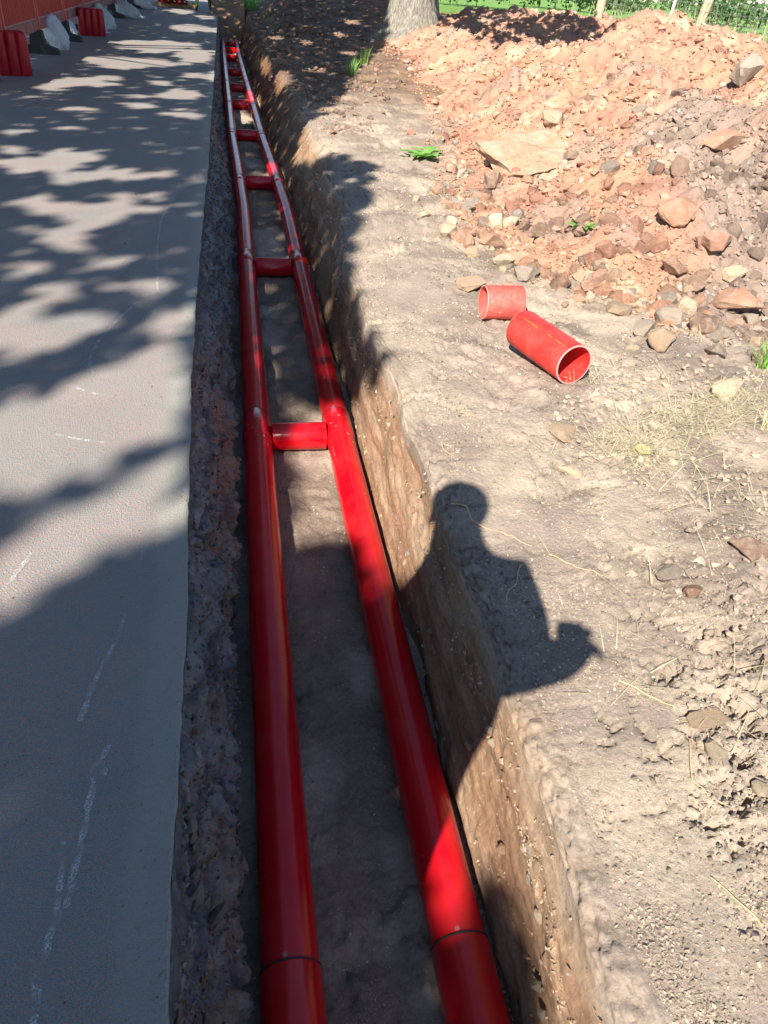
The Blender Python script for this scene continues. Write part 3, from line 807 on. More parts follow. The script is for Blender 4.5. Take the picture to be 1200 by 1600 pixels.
g = rng.uniform(0, 1, n) < .14; c[g] = np.array([.24, .12, .07]) * rng.uniform(.6, 1.3, g.sum())[:, None]
px_ = np.minimum(CUT_X[iy, it] + s * .15, -.012 + drift(yy))
stuff(clod_mesh('gravel', np.stack([px_, CUT_Y[iy], CUT_Z[iy, it]], -1), s, c, M['clod'], cut, 1.0, small=True))
# stones set in the face under the road
x_ = road_lip(0)
for i in range(150):
    yy = float(.35 * (9 / .35) ** rng.uniform(0, 1)); tq = float(rng.uniform(.16, .98))
    bu = float(np.interp(tq, [0, .1, .3, .6, .76, .86, 1], [0, .02, .2, .72, 1.0, .86, .7]))
    lp = float(road_lip(yy)); xq = lp + max(-.055 + float(drift(yy)) - lp, .06) * bu
    ss = float(rng.uniform(.03, .075))
    piece(int(rng.integers(0, 10)), ['rk_grey', 'rk_brown', 'rk_grey', 'cutstone'][int(rng.integers(0, 4))] if False else ['rk_grey', 'rk_brown', 'rk_grey'][int(rng.integers(0, 3))], (ss * .55, ss * 1.2, ss * .8), (min(xq, -.035 + float(drift(yy))) - .002, yy, -.004 - tq * .6), tuple(rng.uniform(-.4, .4, 3)), cut, 'stone')
# stones left standing out of the clay wall
for i in range(110):
    yy = float(.35 * (8 / .35) ** rng.uniform(0, 1)); tq = float(rng.choice([.38, .62, .68, .7, .1, .06]) + rng.uniform(-.05, .05))
    xq = float(right_base(yy) + right_lean(yy) * max(tq, 0) ** 1.3)
    ss = float(rng.uniform(.018, .05))
    piece(int(rng.integers(0, 10)), ['rk_tan', 'rk_pale', 'rk_grey', 'rk_orange'][int(rng.integers(0, 4))], (ss * .7, ss, ss * .8), (xq + .004, yy, FLOOR + tq * .56), tuple(rng.uniform(-.5, .5, 3)), bank, 'stone')

RK = [  # x, y, width, depth, height, rot z, tilt x, tilt y, material, label
 (2.453, 6.443, .80, .62, .16, .35, .22, -.30, 'rk_slab', 'largest flat tan slab lying half buried on the heap slope'),
 (4.51, 7.086, .27, .25, .26, .6, .1, .1, 'rk_grey', 'dark grey angular rock high on the heap near the right edge'),
 (2.033, 6.23, .18, .17, .17, .2, 0, 0, 'rk_brown', 'round brown rock at the top of a trio below the big slab'),
 (1.861, 5.938, .17, .13, .11, 2.6, 0, .2, 'rk_orange', 'smooth orange oval rock in the trio below the big slab'),
 (1.677, 5.601, .12, .16, .11, .1, 0, 0, 'rk_grey', 'grey oval stone lowest of the trio below the big slab'),
 (1.366, 4.975, .14, .14, .12, .5, 0, 0, 'rk_pale', 'pale cream rock leftmost at the foot of the heap'),
 (1.463, 4.933, .19, .14, .10, .7, 0, -.2, 'rk_orange', 'rusty orange rock touching the leftmost cream rock'),
 (1.635, 4.873, .19, .14, .10, .3, 0, 0, 'rk_pink', 'pinkish tan rock right of the rusty orange one'),
 (1.758, 5.12, .13, .13, .11, .9, 0, 0, 'rk_pale', 'pale angular rock behind the pinkish tan rock'),
 (1.978, 4.838, .16, .15, .13, .4, 0, 0, 'rk_brown', 'dark brown block behind the broad flat tan rock'),
 (1.795, 4.436, .38, .24, .12, -.1, .15, 0, 'rk_pink', 'broad flat pinkish rock just behind the short coupler'),
 (1.586, 4.414, .19, .13, .09, .5, 0, .2, 'rk_pale', 'cream wedge-shaped rock left of the broad flat pinkish rock'),
 (1.62, 4.109, .17, .15, .10, 0, 0, 0, 'rk_grey', 'grey rock tucked under the broad flat pinkish rock'),
 (1.259, 3.935, .17, .16, .07, .2, 0, 0, 'rk_tan', 'flat tan block left of the short coupler'),
 (2.684, 3.627, .31, .26, .15, -.5, .25, -.1, 'rk_pink', 'large angular pinkish slab in the rubble at the right'),
 (2.341, 3.344, .18, .17, .15, .8, 0, 0, 'rk_brown', 'reddish brown block below the large pinkish slab'),
 (1.995, 3.155, .13, .13, .11, .1, 0, 0, 'rk_tan', 'squarish tan block at the front of the rubble'),
 (1.985, 3.315, .15, .13, .11, .5, 0, 0, 'rk_grey', 'grey block behind the squarish tan block'),
 (2.207, 3.463, .17, .15, .12, 1.2, 0, 0, 'rk_grey', 'grey-tan rock in the middle of the right rubble'),
 (1.841, 3.112, .10, .08, .05, .4, 0, 0, 'rk_pale', 'small pale yellow stone left of the squarish tan block'),
 (2.458, 3.972, .19, .15, .11, .2, 0, .2, 'rk_orange', 'orange-brown rock at the upper left of the right rubble'),
 (2.52, 3.835, .18, .14, .10, .9, 0, 0, 'rk_brown', 'dark brown rock right of the orange-brown one'),
 (2.72, 4.05, .24, .17, .12, .3, 0, 0, 'rk_orange', 'reddish rock behind the dark brown one'),
 (2.833, 3.947, .14, .13, .10, .1, 0, 0, 'rk_pale', 'pale cream stone near the right edge of the rubble'),
 (1.977, 3.957, .19, .14, .07, .6, 0, 0, 'rk_orange', 'flat orange stone right of the short coupler'),
 (1.973, 3.603, .16, .16, .08, .2, 0, 0, 'rk_tan', 'flat tan stone between coupler and right rubble'),
 (2.039, 2.631, .20, .09, .08, .45, 0, 0, 'rk_pale', 'long pale wedge stone beside the green grass tuft'),
 (2.05, 2.749, .09, .09, .05, .1, 0, 0, 'rk_grey', 'grey disc-shaped stone behind the long pale wedge'),
 (1.19, 2.312, .14, .12, .04, .3, 0, 0, 'rk_tan', 'flat tan stone set flush in the bare bank'),
 (1.129, 2.095, .095, .085, .035, -.5, 0, 0, 'rk_pale', 'pale yellow oval stone alone on the bare bank'),
 (1.534, 1.596, .15, .10, .09, -.1, 0, 0, 'rk_brown', 'reddish brown brick-like stone at the right edge'),
 (1.213, 1.515, .09, .07, .045, .1, 0, 0, 'rk_grey', 'round greyish pebble right of the phone shadow'),
 (1.234, 1.421, .07, .05, .04, .2, 0, 0, 'rk_orange', 'small orange pebble below the round greyish one'),
 (1.062, 1.007, .11, .07, .020, .1, 0, 0, 'rk_tan', 'flat tan stone partly buried near the dark holes'),
 (1.019, .91, .045, .085, .04, .15, 0, 0, 'rk_pale', 'upright white stone just above the dark holes'),
 (1.08, .818, .045, .04, .03, .6, 0, 0, 'rk_pale', 'small white stone at the right edge near the holes'),
 (2.604, 4.365, .30, .22, .15, .4, .2, 0, 'rk_orange', 'large orange clay lump on the heap above the right rubble'),
 (3.468, 5.464, .38, .26, .18, .2, .2, 0, 'rk_pink', 'large pink clay lump at mid height of the heap'),
 (3.084, 7.741, .35, .28, .15, .8, .2, 0, 'rk_tan', 'large tan lump behind the biggest slab'),
 (2.363, 3.568, .14, .13, .12, .3, 0, 0, 'rk_pale', 'pale squarish stone left of the large pinkish slab'),
 (2.219, 3.032, .14, .10, .08, .8, 0, 0, 'rk_grey', 'grey stone at the front right of the rubble'),
 (2.95, 3.55, .22, .16, .11, .2, 0, 0, 'rk_tan', 'tan rock cut by the right edge of the photo'),
]
# the slab: a broken sandstone plate with squared edges
bm = bmesh.new(); bmesh.ops.create_grid(bm, x_segments=26, y_segments=18, size=.5)
gm = bmesh.ops.extrude_face_region(bm, geom=list(bm.faces))
for v in [g_ for g_ in gm['geom'] if isinstance(g_, bmesh.types.BMVert)]: v.co.z += 1
bmesh.ops.subdivide_edges(bm, edges=[e for e in bm.edges if abs(e.verts[0].co.z - e.verts[1].co.z) > .5], cuts=3, use_grid_fill=True)
co = np.array([v.co[:] for v in bm.verts])
edge = np.maximum(np.abs(co[:, 0]), np.abs(co[:, 1])) * 2
for v, c_, e_ in zip(bm.verts, co, edge):
    nx = float(perlin(np.array([c_[0] * 3]), np.array([c_[1] * 3 + c_[2] * 2]), 401)[0]); ny = float(perlin(np.array([c_[0] * 3 + 9]), np.array([c_[1] * 3 + c_[2] * 2]), 402)[0])
    nz = float(fbm(np.array([c_[0] * 4]), np.array([c_[1] * 4]), 4, 403)[0])
    v.co = (c_[0] * (.84 - .16 * c_[1]) + .05 * nx - .10 * c_[1], c_[1] * .60 + .05 * ny, (c_[2] - .5) * .13 * (1 - .35 * max(0, e_ - .8) * 5 * .5) + .018 * nz)
bmesh.ops.recalc_face_normals(bm, faces=bm.faces)
x, y, w_, d_, h_, rz, tx_, ty_, mt, lb = RK.pop(0)
o = bm_obj('rock', bm, M[mt], loc=(x + .05, y + .1, float(surf_z(np.array([x]), np.array([y]))[0]) - .025)); o.rotation_euler = (.26, -.16, .18)
tag(o, lb, 'rock', 'rocks dug from the trench')
for k, (x, y, w_, d_, h_, rz, tx_, ty_, mt, lb) in enumerate(RK):
    z = float(surf_z(np.array([x]), np.array([y]))[0])
    o = piece(k % 10, mt, (w_ * 1.15, d_ * 1.25, h_ * 1.35), (x, y, z + h_ * .30), (tx_, ty_, rz), None, 'rock')
    tag(o, lb, 'rock', 'rocks dug from the trench')
x = rng.uniform(.76, 1.7, 5200); y = rng.uniform(.38, 1.7, 5200)
zn = sst(x, .76, 1.0) * (1 - .7 * sst(y, .8, 1.5)) * sst(fbm(x * 4, y * 3, 3, 87), -.3, .3)
k = rng.uniform(0, 1, 5200) < zn * .8; x, y = x[k], y[k]
s = rng.uniform(.006, .026, len(x)) * rng.uniform(.5, 1, len(x))
stuff(clod_mesh('bank_crumbs', np.stack([x, y, bank_z(x, y) + s * .2], -1), s, np.array([[.30, .24, .195]]) * rng.uniform(.7, 1.25, (len(x), 1)), M['clod'], None, .9), 'crumbled topsoil round the dark holes at the near right', 'soil crumbs')
hn = []
for hx_, hy_, hr, hd in HOLES:
    for k in range(5): hn.append((hx_ + .012 + rng.normal(0, .012), hy_ - hr - .012 + rng.normal(0, .010), rng.uniform(.014, .034)))
hn = np.array(hn)
stuff(clod_mesh('hole_crumbs', np.stack([hn[:, 0], hn[:, 1], bank_z(hn[:, 0], hn[:, 1] - .012) + hn[:, 2] * .3], -1), hn[:, 2], np.array([[.36, .275, .21]]) * rng.uniform(.8, 1.1, (len(hn), 1)), M['clod'], None, .9), 'crumbling clods beside the small holes right of the phone shadow', 'clods')
# middling rubble filling in round the named rocks
x, y = scatter(1300, 1.25, 3.6, 2.8, 9, lambda x, y: np.exp(-((heap_d(x, y) + .15) / .32) ** 2) * np.where((x > 1.3) & (np.hypot(x - 1.3, y - 3.1) > .42), 1, 0))
n_ = min(len(x), 170)
sz = rng.uniform(.04, .14, len(x)); zz_ = surf_z(x, y)
rub = empty('rubble_spread', (2.2, 4, 0)); tag(rub, 'loose stones spread along the foot of the spoil heap', 'rubble')
for i in range(n_):
    o = piece(int(rng.integers(0, 10)), ['rk_tan', 'rk_grey', 'rk_pink', 'rk_pale', 'rk_orange', 'rk_brown', 'rk_grey'][int(rng.integers(0, 7))], float(sz[i]), (x[i] - 2.2, y[i] - 4, float(zz_[i]) + sz[i] * .12), tuple(rng.uniform(-.5, .5, 2)) + (float(rng.uniform(0, 6.28)),), rub, 'stone')


# gravelly seams in the clay wall
n = 3600
yy = .3 * (9 / .3) ** rng.uniform(0, 1, n); zq = np.where(rng.uniform(0, 1, n) < .6, -.20 + rng.normal(0, .03, n), np.where(rng.uniform(0, 1, n) < .5, -.45 + rng.normal(0, .04, n), rng.uniform(-.55, -.08, n)))
iy = np.clip(np.searchsorted(ys_bank, yy), 0, len(ys_bank) - 1)
tq = (zq - P_wall[iy, 0, 2]) / (P_wall[iy, -1, 2] - P_wall[iy, 0, 2]); k = (tq > .04) & (tq < .98) & (rng.uniform(0, 1, n) < .1 + .9 * sst(fbm(yy * 2.5, zq * 8, 3, 321), -.05, .35))
iy, tq, yy = iy[k], tq[k], yy[k]; it = (tq * (P_wall.shape[1] - 1)).astype(int)
s = (.004 + .022 * rng.power(.28, len(yy))) * (.75 + .1 * yy)
c = np.where(rng.uniform(0, 1, (len(yy), 1)) < .5, np.array([[.46, .35, .25]]), np.array([[.36, .24, .16]])) * rng.uniform(.6, 1.25, len(yy))[:, None]
stuff(clod_mesh('wall_gravel', P_wall[iy, it] + np.stack([s * -.05, 0 * s, 0 * s], -1), s, c, M['clod'], bank, 1.0, small=True))
# ------------------------------------------------------------------ ducts
def duct_path(y, x0):
    if x0 < .3: return x0 + float(drift(y))
    return x0 + float(drift(y)) - .03 * float(sst(y, 7, 22))
NS = 44
def lathe_y(name, prof, x0, mat, parent, org):
    """prof: (y, r) along the run; the run follows the wandering trench"""
    V = []
    for (y, r) in prof:
        xc = duct_path(y, x0)
        for k in range(NS):
            a = 2 * PI * k / NS
            V.append((xc + r * math.sin(a) - org[0], y - org[1], DUCT_Z + r * math.cos(a) - org[2]))
    n = len(prof); Q = []
    for i in range(n - 1):
        for k in range(NS): Q.append((i * NS + k, i * NS + (k + 1) % NS, (i + 1) * NS + (k + 1) % NS, (i + 1) * NS + k))
    return np_mesh(name, V, Q, mat, parent)
ORD = ['first', 'second', 'third', 'fourth', 'fifth', 'sixth', 'seventh', 'eighth', 'ninth', 'tenth', 'eleventh']
PITCH = 2.64; J0 = .80
for side, x0, jo in (('left', XL, 0.), ('right', XR, .005)):
    for k in range(11):
        y1 = J0 + jo + PITCH * k; y0 = y1 - PITCH - .10
        if k == 0: y0 = -.9
        if k == 10: y1 = 26.3 + jo
        org = (duct_path(y0, x0), y0, DUCT_Z)
        root = empty('red_duct', org)
        tag(root, 'red plastic duct, %s length from the near end of the %s-hand run' % (ORD[k], side), 'duct', 'ducts laid end to end in the trench')
        lb = y1 - (.24 if k else .5) if k < 10 else y1
        yy = list(np.arange(y0, lb - .02, .12)) + [lb]
        prof = [(y0, DUCT_R - .005), (y0, DUCT_R - .001), (y0 + .004, DUCT_R)] + [(a, DUCT_R) for a in yy[1:]]
        if k == 10: prof += [(y1, DUCT_R - .005), (y1 - .3, DUCT_R - .005)]
        lathe_y('barrel', prof, x0, M['duct'], root, org)
        if k < 10:
            rs = DUCT_R + .0044
            prof = [(lb - .004, DUCT_R - .001), (lb - .002, DUCT_R + .0005), (lb + .014, rs - .001), (lb + .02, rs), (y1 - .002, rs), (y1, rs - .001), (y1, rs - .0026), (y1 - .05, rs - .0030)]
            lathe_y('socket', prof, x0, M['duct'], root, org)
            lathe_y('gap_ring', [(y1 + .0002, DUCT_R - .001), (y1 + .0002, rs - .0002), (y1 + .0042, rs - .0002), (y1 + .0044, DUCT_R - .001)], x0, M['rubber'], root, org)  # added black ring stands in for the shaded gap at the joint
# spacers
SPY = [3.27, 5.87, 8.64, 11.35, 14.08, 16.1, 18.5, 21.4, 23.4, 25.2]
for k, y in enumerate(SPY):
    xa = duct_path(y, XL) + DUCT_R + .003; xb_ = duct_path(y, XR) - DUCT_R - .003
    bm = bmesh.new()
    L = xb_ - xa; r = DUCT_R; rings = []
    for (x_, rr) in ((0, r - .005), (0, r - .001), (.0015, r), (L - .0015, r), (L, r - .001), (L, r - .005), (0, r - .005)):
        rings.append([bm.verts.new((x_ - L / 2, rr * math.cos(2 * PI * j / NS), rr * math.sin(2 * PI * j / NS))) for j in range(NS)])
    for r0, r1 in zip(rings[:-1], rings[1:]):
        for j in range(NS): bm.faces.new((r0[j], r0[(j + 1) % NS], r1[(j + 1) % NS], r1[j])).smooth = True
    bmesh.ops.recalc_face_normals(bm, faces=bm.faces)
    o = bm_obj('duct_spacer', bm, M['duct'], loc=((xa + xb_) / 2, y, DUCT_Z - .004 + .004 * random.random()))
    o.rotation_euler = (random.random() * 6, 0, random.uniform(-.012, .012))
    tag(o, 'short red duct offcut wedged between the two runs, %s from the near end' % ORD[k], 'spacer', 'offcuts spacing the two duct runs')

# ------------------------------------------------------------------ couplers lying on the bank
def coupler(name, p0, p1, r, label, notch):
    p0 = Vector(p0); p1 = Vector(p1); L = (p1 - p0).length; n = 64
    bm = bmesh.new()
    prof = [(0, r - .006), (0, r - .001), (.002, r)]
    if notch:
        prof += [(L * .46, r), (L * .48, r - .0015), (L * .52, r - .0015), (L * .54, r)]
    else: prof += [(L * .5, r)]
    prof += [(L - .002, r), (L, r - .001), (L, r - .006), (L * .54, r - .006), (L * .52, r - .011), (L * .48, r - .011), (L * .46, r - .006), (0, r - .006)]
    rings = [[bm.verts.new((y, rr * math.cos(2 * PI * j / n), rr * math.sin(2 * PI * j / n))) for j in range(n)] for (y, rr) in prof]
    for i, (r0, r1) in enumerate(zip(rings[:-1], rings[1:])):
        for j in range(n): bm.faces.new((r0[j], r0[(j + 1) % n], r1[(j + 1) % n], r1[j])).smooth = True
    bmesh.ops.remove_doubles(bm, verts=bm.verts, dist=1e-5)
    bmesh.ops.recalc_face_normals(bm, faces=bm.faces)
    for e in bm.edges:
        if len(e.link_faces) == 2 and e.calc_face_angle(0) > .6: e.smooth = False
    for f in bm.faces:
        xs_ = [v.co.x for v in f.verts]
        if (max(xs_) < .003 or min(xs_) > L - .003): f.material_index = 1
    o = bm_obj(name, bm, [M['coupler'], M['rim']])
    d = (p1 - p0).normalized()
    o.matrix_world = Matrix.Translation(p0) @ d.to_track_quat('X', 'Z').to_matrix().to_4x4()
    return tag(o, label, 'coupler', 'loose couplers on the bank')
def gz_(x, y): return float(bank_z(np.array([x]), np.array([y]))[0])
gA = max(gz_(1.25, 3.07), gz_(1.34, 2.70), gz_(1.29, 2.9))
c2 = coupler('duct_coupler', (1.245, 3.07, gA + .082), (1.345, 2.69, gA + .082), .085, 'long red duct coupler lying nearest the trench with open end towards camera', True)
gB = max(gz_(1.2, 3.55), gz_(1.4, 3.53))
c1_ = coupler('duct_coupler', (1.205, 3.55, gB + .080), (1.405, 3.55, gB + .080), .083, 'short faded red coupler lying crosswise just behind the longer one', False)
c1_.data.materials[0] = M['coupler_old']
# printed line on the long coupler (illegible in the photograph): a row of worn orange dashes
t = MT('orange print'); M['print'] = t.fin((.75, .16, .02), .6)
bm = bmesh.new()
rr = .0853; a0 = math.radians(118)
xk = .03
while xk < .36:
    w = random.uniform(.004, .009)
    if random.random() < .72 and not (.17 < xk < .23):
        da = random.uniform(.04, .07)
        v = [bm.verts.new((xk + dx, rr * math.cos(a0 + dd_), rr * math.sin(a0 + dd_))) for dx, dd_ in ((0, 0), (w, 0), (w, da), (0, da))]
        bm.faces.new(v)
    xk += w + .004
pr = bm_obj('printed_line', bm, M['print'], c2)

# ------------------------------------------------------------------ barriers, blocks and sandbags across the road
BX = -2.86
joints = [9.85, 11.98, 14.12, 16.4, 18.65, 20.95, 23.2, 25.5, 27.8, 30.1]
def barrier(y0, y1, label):
    root = empty('safety_barrier', (BX, y0, 0))
    L = y1 - y0 - .05; z0, z1 = .29, 1.05
    bm = bmesh.new(); box(bm, -.02, .012, .03, L - .03, z0 + .15, z1 - .06); bm_obj('panel', bm, M['barrier'], root)
    bm = bmesh.new()
    n = 22
    for k in range(n):
        yk = .06 + (L - .12) * (k + .5) / n
        box(bm, .0122, .030, yk - .012, yk + .012, z0 + .17, z1 - .08)
    bm_obj('ribs', bm, M['barrier'], root)
    bm = bmesh.new(); box(bm, -.03, .030, .0, L, z0, z0 + .145); bmesh.ops.bevel(bm, geom=list(bm.edges), offset=.006, segments=2, affect='EDGES'); rl = bm_obj('bottom_rail', bm, M['barrier_low'], root)
    for k in range(4):
        bm = bmesh.new(); yk = L * (.12 + .25 * k); box(bm, .0302, .0335, yk, yk + .035, z0 + .015, z0 + .13); bm_obj('rail_slot', bm, M['block'], rl)
    bm = bmesh.new(); box(bm, -.028, .028, .0, L, z1 - .06, z1); bm_obj('top_rail', bm, M['barrier'], root)
    for s in (0, 1):
        bm = bmesh.new(); box(bm, -.035, .036, s * (L - .10), s * (L - .10) + .10, z0 - .02, z1 + .01); bmesh.ops.bevel(bm, geom=list(bm.edges), offset=.01, segments=2, affect='EDGES'); bm_obj('end_post', bm, M['barrier'], root)
    bm = bmesh.new()
    for k in range(26):
        yk = .12 + (L - .24) * k / 25
        bmesh.ops.create_uvsphere(bm, u_segments=6, v_segments=4, radius=.008, matrix=Matrix.Translation((.032, yk, z0 + .155)))
    bm_obj('studs', bm, M['steel'], root)
    bm = bmesh.new()
    pr_ = [(-.32, 0), (.30, 0), (.27, .07), (.10, .12), (.08, .30), (-.08, .30), (-.10, .12), (-.29, .07)]
    a = [bm.verts.new((x, L - .12, z)) for x, z in pr_]; b = [bm.verts.new((x, L + .06, z)) for x, z in pr_]
    bm.faces.new(a[::-1]); bm.faces.new(b)
    for k in range(8): bm.faces.new((a[k], a[(k + 1) % 8], b[(k + 1) % 8], b[k]))
    bmesh.ops.recalc_face_normals(bm, faces=bm.faces)
    bm_obj('foot', bm, M['rubber'], root)
    tag(root, label, 'barrier', 'red barriers along the far side of the path')
for k, (a, b) in enumerate(zip(joints[:-1], joints[1:])):
    barrier(a, b, 'red ribbed plastic barrier panel, %s from the left edge of the row' % ORD[k])
def lobed_block(x, y, w, d, h, lobes, label, rz=0):
    bm = bmesh.new(); pts = []
    n = 8
    rl = w / lobes / 2
    for k in range(lobes):
        cx = -w / 2 + rl + 2 * rl * k
        for j in range(n): a = PI - PI * j / (n - 1) ; pts.append((cx + rl * .98 * math.cos(a), -d / 2 - rl * .7 * math.sin(a)))
    for k in range(lobes):
        cx = w / 2 - rl - 2 * rl * k
        for j in range(n): a = -PI * j / (n - 1); pts.append((cx + rl * .98 * math.cos(a), d / 2 - rl * .7 * math.sin(a)))
    lv = [(0, .96), (.012, 1), (h - .05, 1), (h - .02, .97), (h - .005, .9), (h, .8)]
    rg = [[bm.verts.new((px * s, py * s, z)) for px, py in pts] for z, s in lv]
    for r0, r1 in zip(rg[:-1], rg[1:]):
        for k in range(len(pts)): bm.faces.new((r0[k], r0[(k + 1) % len(pts)], r1[(k + 1) % len(pts)], r1[k])).smooth = True
    bm.faces.new(rg[-1]); bm.faces.new(rg[0][::-1])
    bmesh.ops.recalc_face_normals(bm, faces=bm.faces)
    o = bm_obj('plastic_block', bm, M['block'], loc=(x, y, 0)); o.rotation_euler = (0, 0, rz)
    return tag(o, label, 'block', 'ribbed red blocks at the barrier feet')
lobed_block(-2.66, 11.45, .38, .16, .47, 3, 'ribbed red block standing at the barrier foot, near the left edge of the photo', .35)
lobed_block(-2.86, 10.78, .34, .16, .48, 3, 'ribbed red block cut off by the left edge of the photo', .3)
lobed_block(-2.60, 17.75, .48, .18, .44, 4, 'glossy ribbed red block standing alone behind the first sandbag', .25)
def sandbag(x, y, z, L, W, H, rot, label, seed):
    bm = bmesh.new()
    bmesh.ops.create_icosphere(bm, subdivisions=4, radius=1)
    co = np.array([v.co[:] for v in bm.verts])
    nn = fbm(co[:, 0] * 2 + seed, co[:, 1] * 2 + co[:, 2], 3, seed)
    n2 = np.abs(perlin(co[:, 0] * 3 + seed, co[:, 1] * 5 + co[:, 2] * 2, seed + 2))
    for v, a, b in zip(bm.verts, nn, n2):
        x_, y_, z_ = v.co
        k = 1 - .45 * max(0, x_) ** 2.0
        sg = lambda t_: math.copysign(abs(t_) ** .75, t_)
        r = 1 + .10 * float(a) - .24 * float(b)
        v.co = (sg(x_) * L / 2 * r, sg(y_) * W / 2 * k * r, sg(z_) * H / 2 * k * r)
    o = bm_obj('body', bm, M['sack'], smooth=True)
    root = empty('sandbag', (x, y, z)); o.parent = root
    bm = bmesh.new()
    tube(bm, [(L * .44, 0, 0), (L * .5, 0, .005), (L * .56, 0, .01), (L * .62, .01, .0)], [W * .16, W * .10, W * .12, W * .2], 10)
    bm_obj('tied_neck', bm, M['sack'], root, smooth=True)
    root.rotation_euler = rot
    return tag(root, label, 'sandbag', 'pale sandbags on the barrier feet')
sandbag(-2.74, 14.85, .21, .60, .36, .30, (0, 1.05, -.5), 'pale sandbag slumped against the barrier, largest and nearest of them', 1)
sandbag(-2.95, 17.2, .16, .50, .30, .24, (0, .9, -.2), 'sunlit pale sandbag tucked under the barrier beside the glossy red block', 2)
sandbag(-2.62, 18.7, .12, .5, .3, .26, (0, .5, -.7), 'pale sandbag half hidden behind the glossy red block', 3)
sandbag(-2.62, 19.75, .17, .62, .36, .32, (0, .75, -.4), 'pale sandbag leaning in a peak, halfway along the barrier row', 4)
sandbag(-2.55, 23.6, .15, .75, .42, .34, (0, .35, -.3), 'plump pale sandbag lying on the barrier foot, second farthest', 5)
sandbag(-2.58, 27.9, .14, .7, .4, .34, (0, .3, .4), 'farthest pale sandbag at the top edge of the photo', 6)
# bundle of spare ducts far up the road
for k in range(9):
    r_ = .068; row = 0 if k < 5 else 1
    bm = bmesh.new(); n = 20
    rings = [[bm.verts.new((rr * math.cos(2 * PI * j / n), yq, rr * math.sin(2 * PI * j / n))) for j in range(n)] for yq, rr in ((.25, r_ - .008), (0, r_ - .008), (0, r_), (2.9, r_))]
    for r0, r1 in zip(rings[:-1], rings[1:]):
        for j in range(n): bm.faces.new((r0[j], r0[(j + 1) % n], r1[(j + 1) % n], r1[j])).smooth = True
    bmesh.ops.recalc_face_normals(bm, faces=bm.faces)
    xq = -2.03 + .165 * (k % 5) + (.08 if row else 0)
    o = bm_obj('red_duct', bm, M['duct'], loc=(xq, 29.9 + random.uniform(-.1, .1), .17 + row * .14)); o.rotation_euler = (0, 0, random.uniform(-.02, .02) + .25)
    tag(o, 'spare red duct, %s from the left in the %s layer of the far stack' % (ORD[k % 5], 'upper' if row else 'lower'), 'duct', 'spare ducts stacked far up the path')
for k in range(2):
    bm = bmesh.new(); box(bm, -.65, .65, -.05, .05, 0, .10)
    o = bm_obj('timber_bearer', bm, M['lumber'], loc=(-1.75, 30.2 + 1.4 * k, 0)); o.rotation_euler = (0, 0, .25)
    tag(o, 'timber bearer under the stack of spare ducts, %s one' % ('near' if k == 0 else 'far'), 'timber')

# ------------------------------------------------------------------ people
def skin_body(name, joints, bones, root, zones, loc, parent=None):
    """one continuous skinned figure; zones(co) -> material index"""
    me = bpy.data.meshes.new(name); names = list(joints)
    me.from_pydata([joints[n][0] for n in names], [(names.index(a), names.index(b)) for a, b in bones], [])
    o = bpy.data.objects.new(name, me); COL.objects.link(o)
    md = o.modifiers.new('skin', 'SKIN'); sb = o.modifiers.new('sub', 'SUBSURF'); sb.levels = 2; sb.render_levels = 2
    me.skin_vertices[0].data
    for i, n in enumerate(names):
        r = joints[n][1]; r = r if hasattr(r, '__len__') else (r, r)
        me.skin_vertices[0].data[i].radius = r
        me.skin_vertices[0].data[i].use_root = (n == root)
    dg = bpy.context.evaluated_depsgraph_get(); dg.update()
    ev = bpy.data.meshes.new_from_object(o.evaluated_get(dg))
    bpy.data.objects.remove(o)
    mats, fn = zones
    for mm in mats: ev.materials.append(M[mm])
    for p in ev.polygons: p.use_smooth = True; p.material_index = fn(p.center)
    ev.name = name
    o = bpy.data.objects.new(name, ev); o.location = loc
    return link(o, parent)
def fingers(j, b, wrist, d, up, side, curl=.5):
    d = Vector(d).normalized(); up = Vector(up).normalized(); s = d.cross(up).normalized() * side
    w = Vector(joints_co(j, wrist))
    pn = wrist + '_palm'; j[pn] = (tuple(w + d * .06), (.034, .022)); b.append((wrist, pn))
    for k, (o_, L) in enumerate(((-.027, .075), (-.009, .085), (.009, .08), (.026, .062))):
        p1 = w + d * .095 + s * o_; p2 = p1 + (d * (1 - curl) - up * curl) * L * .5; p3 = p2 + (d * (1 - 2 * curl) - up * curl * 1.4) * L * .5
        j[pn + str(k) + 'a'] = (tuple(p1), .0105); j[pn + str(k) + 'b'] = (tuple(p2), .0095); j[pn + str(k) + 'c'] = (tuple(p3), .008)
        b += [(pn, pn + str(k) + 'a'), (pn + str(k) + 'a', pn + str(k) + 'b'), (pn + str(k) + 'b', pn + str(k) + 'c')]
    p1 = w + d * .04 - s * .034; p2 = p1 + d * .05 + s * .004
    j[pn + 't1'] = (tuple(p1), .012); j[pn + 't2'] = (tuple(p2), .009); b += [(wrist, pn + 't1'), (pn + 't1', pn + 't2')]
def joints_co(j, n): return j[n][0]
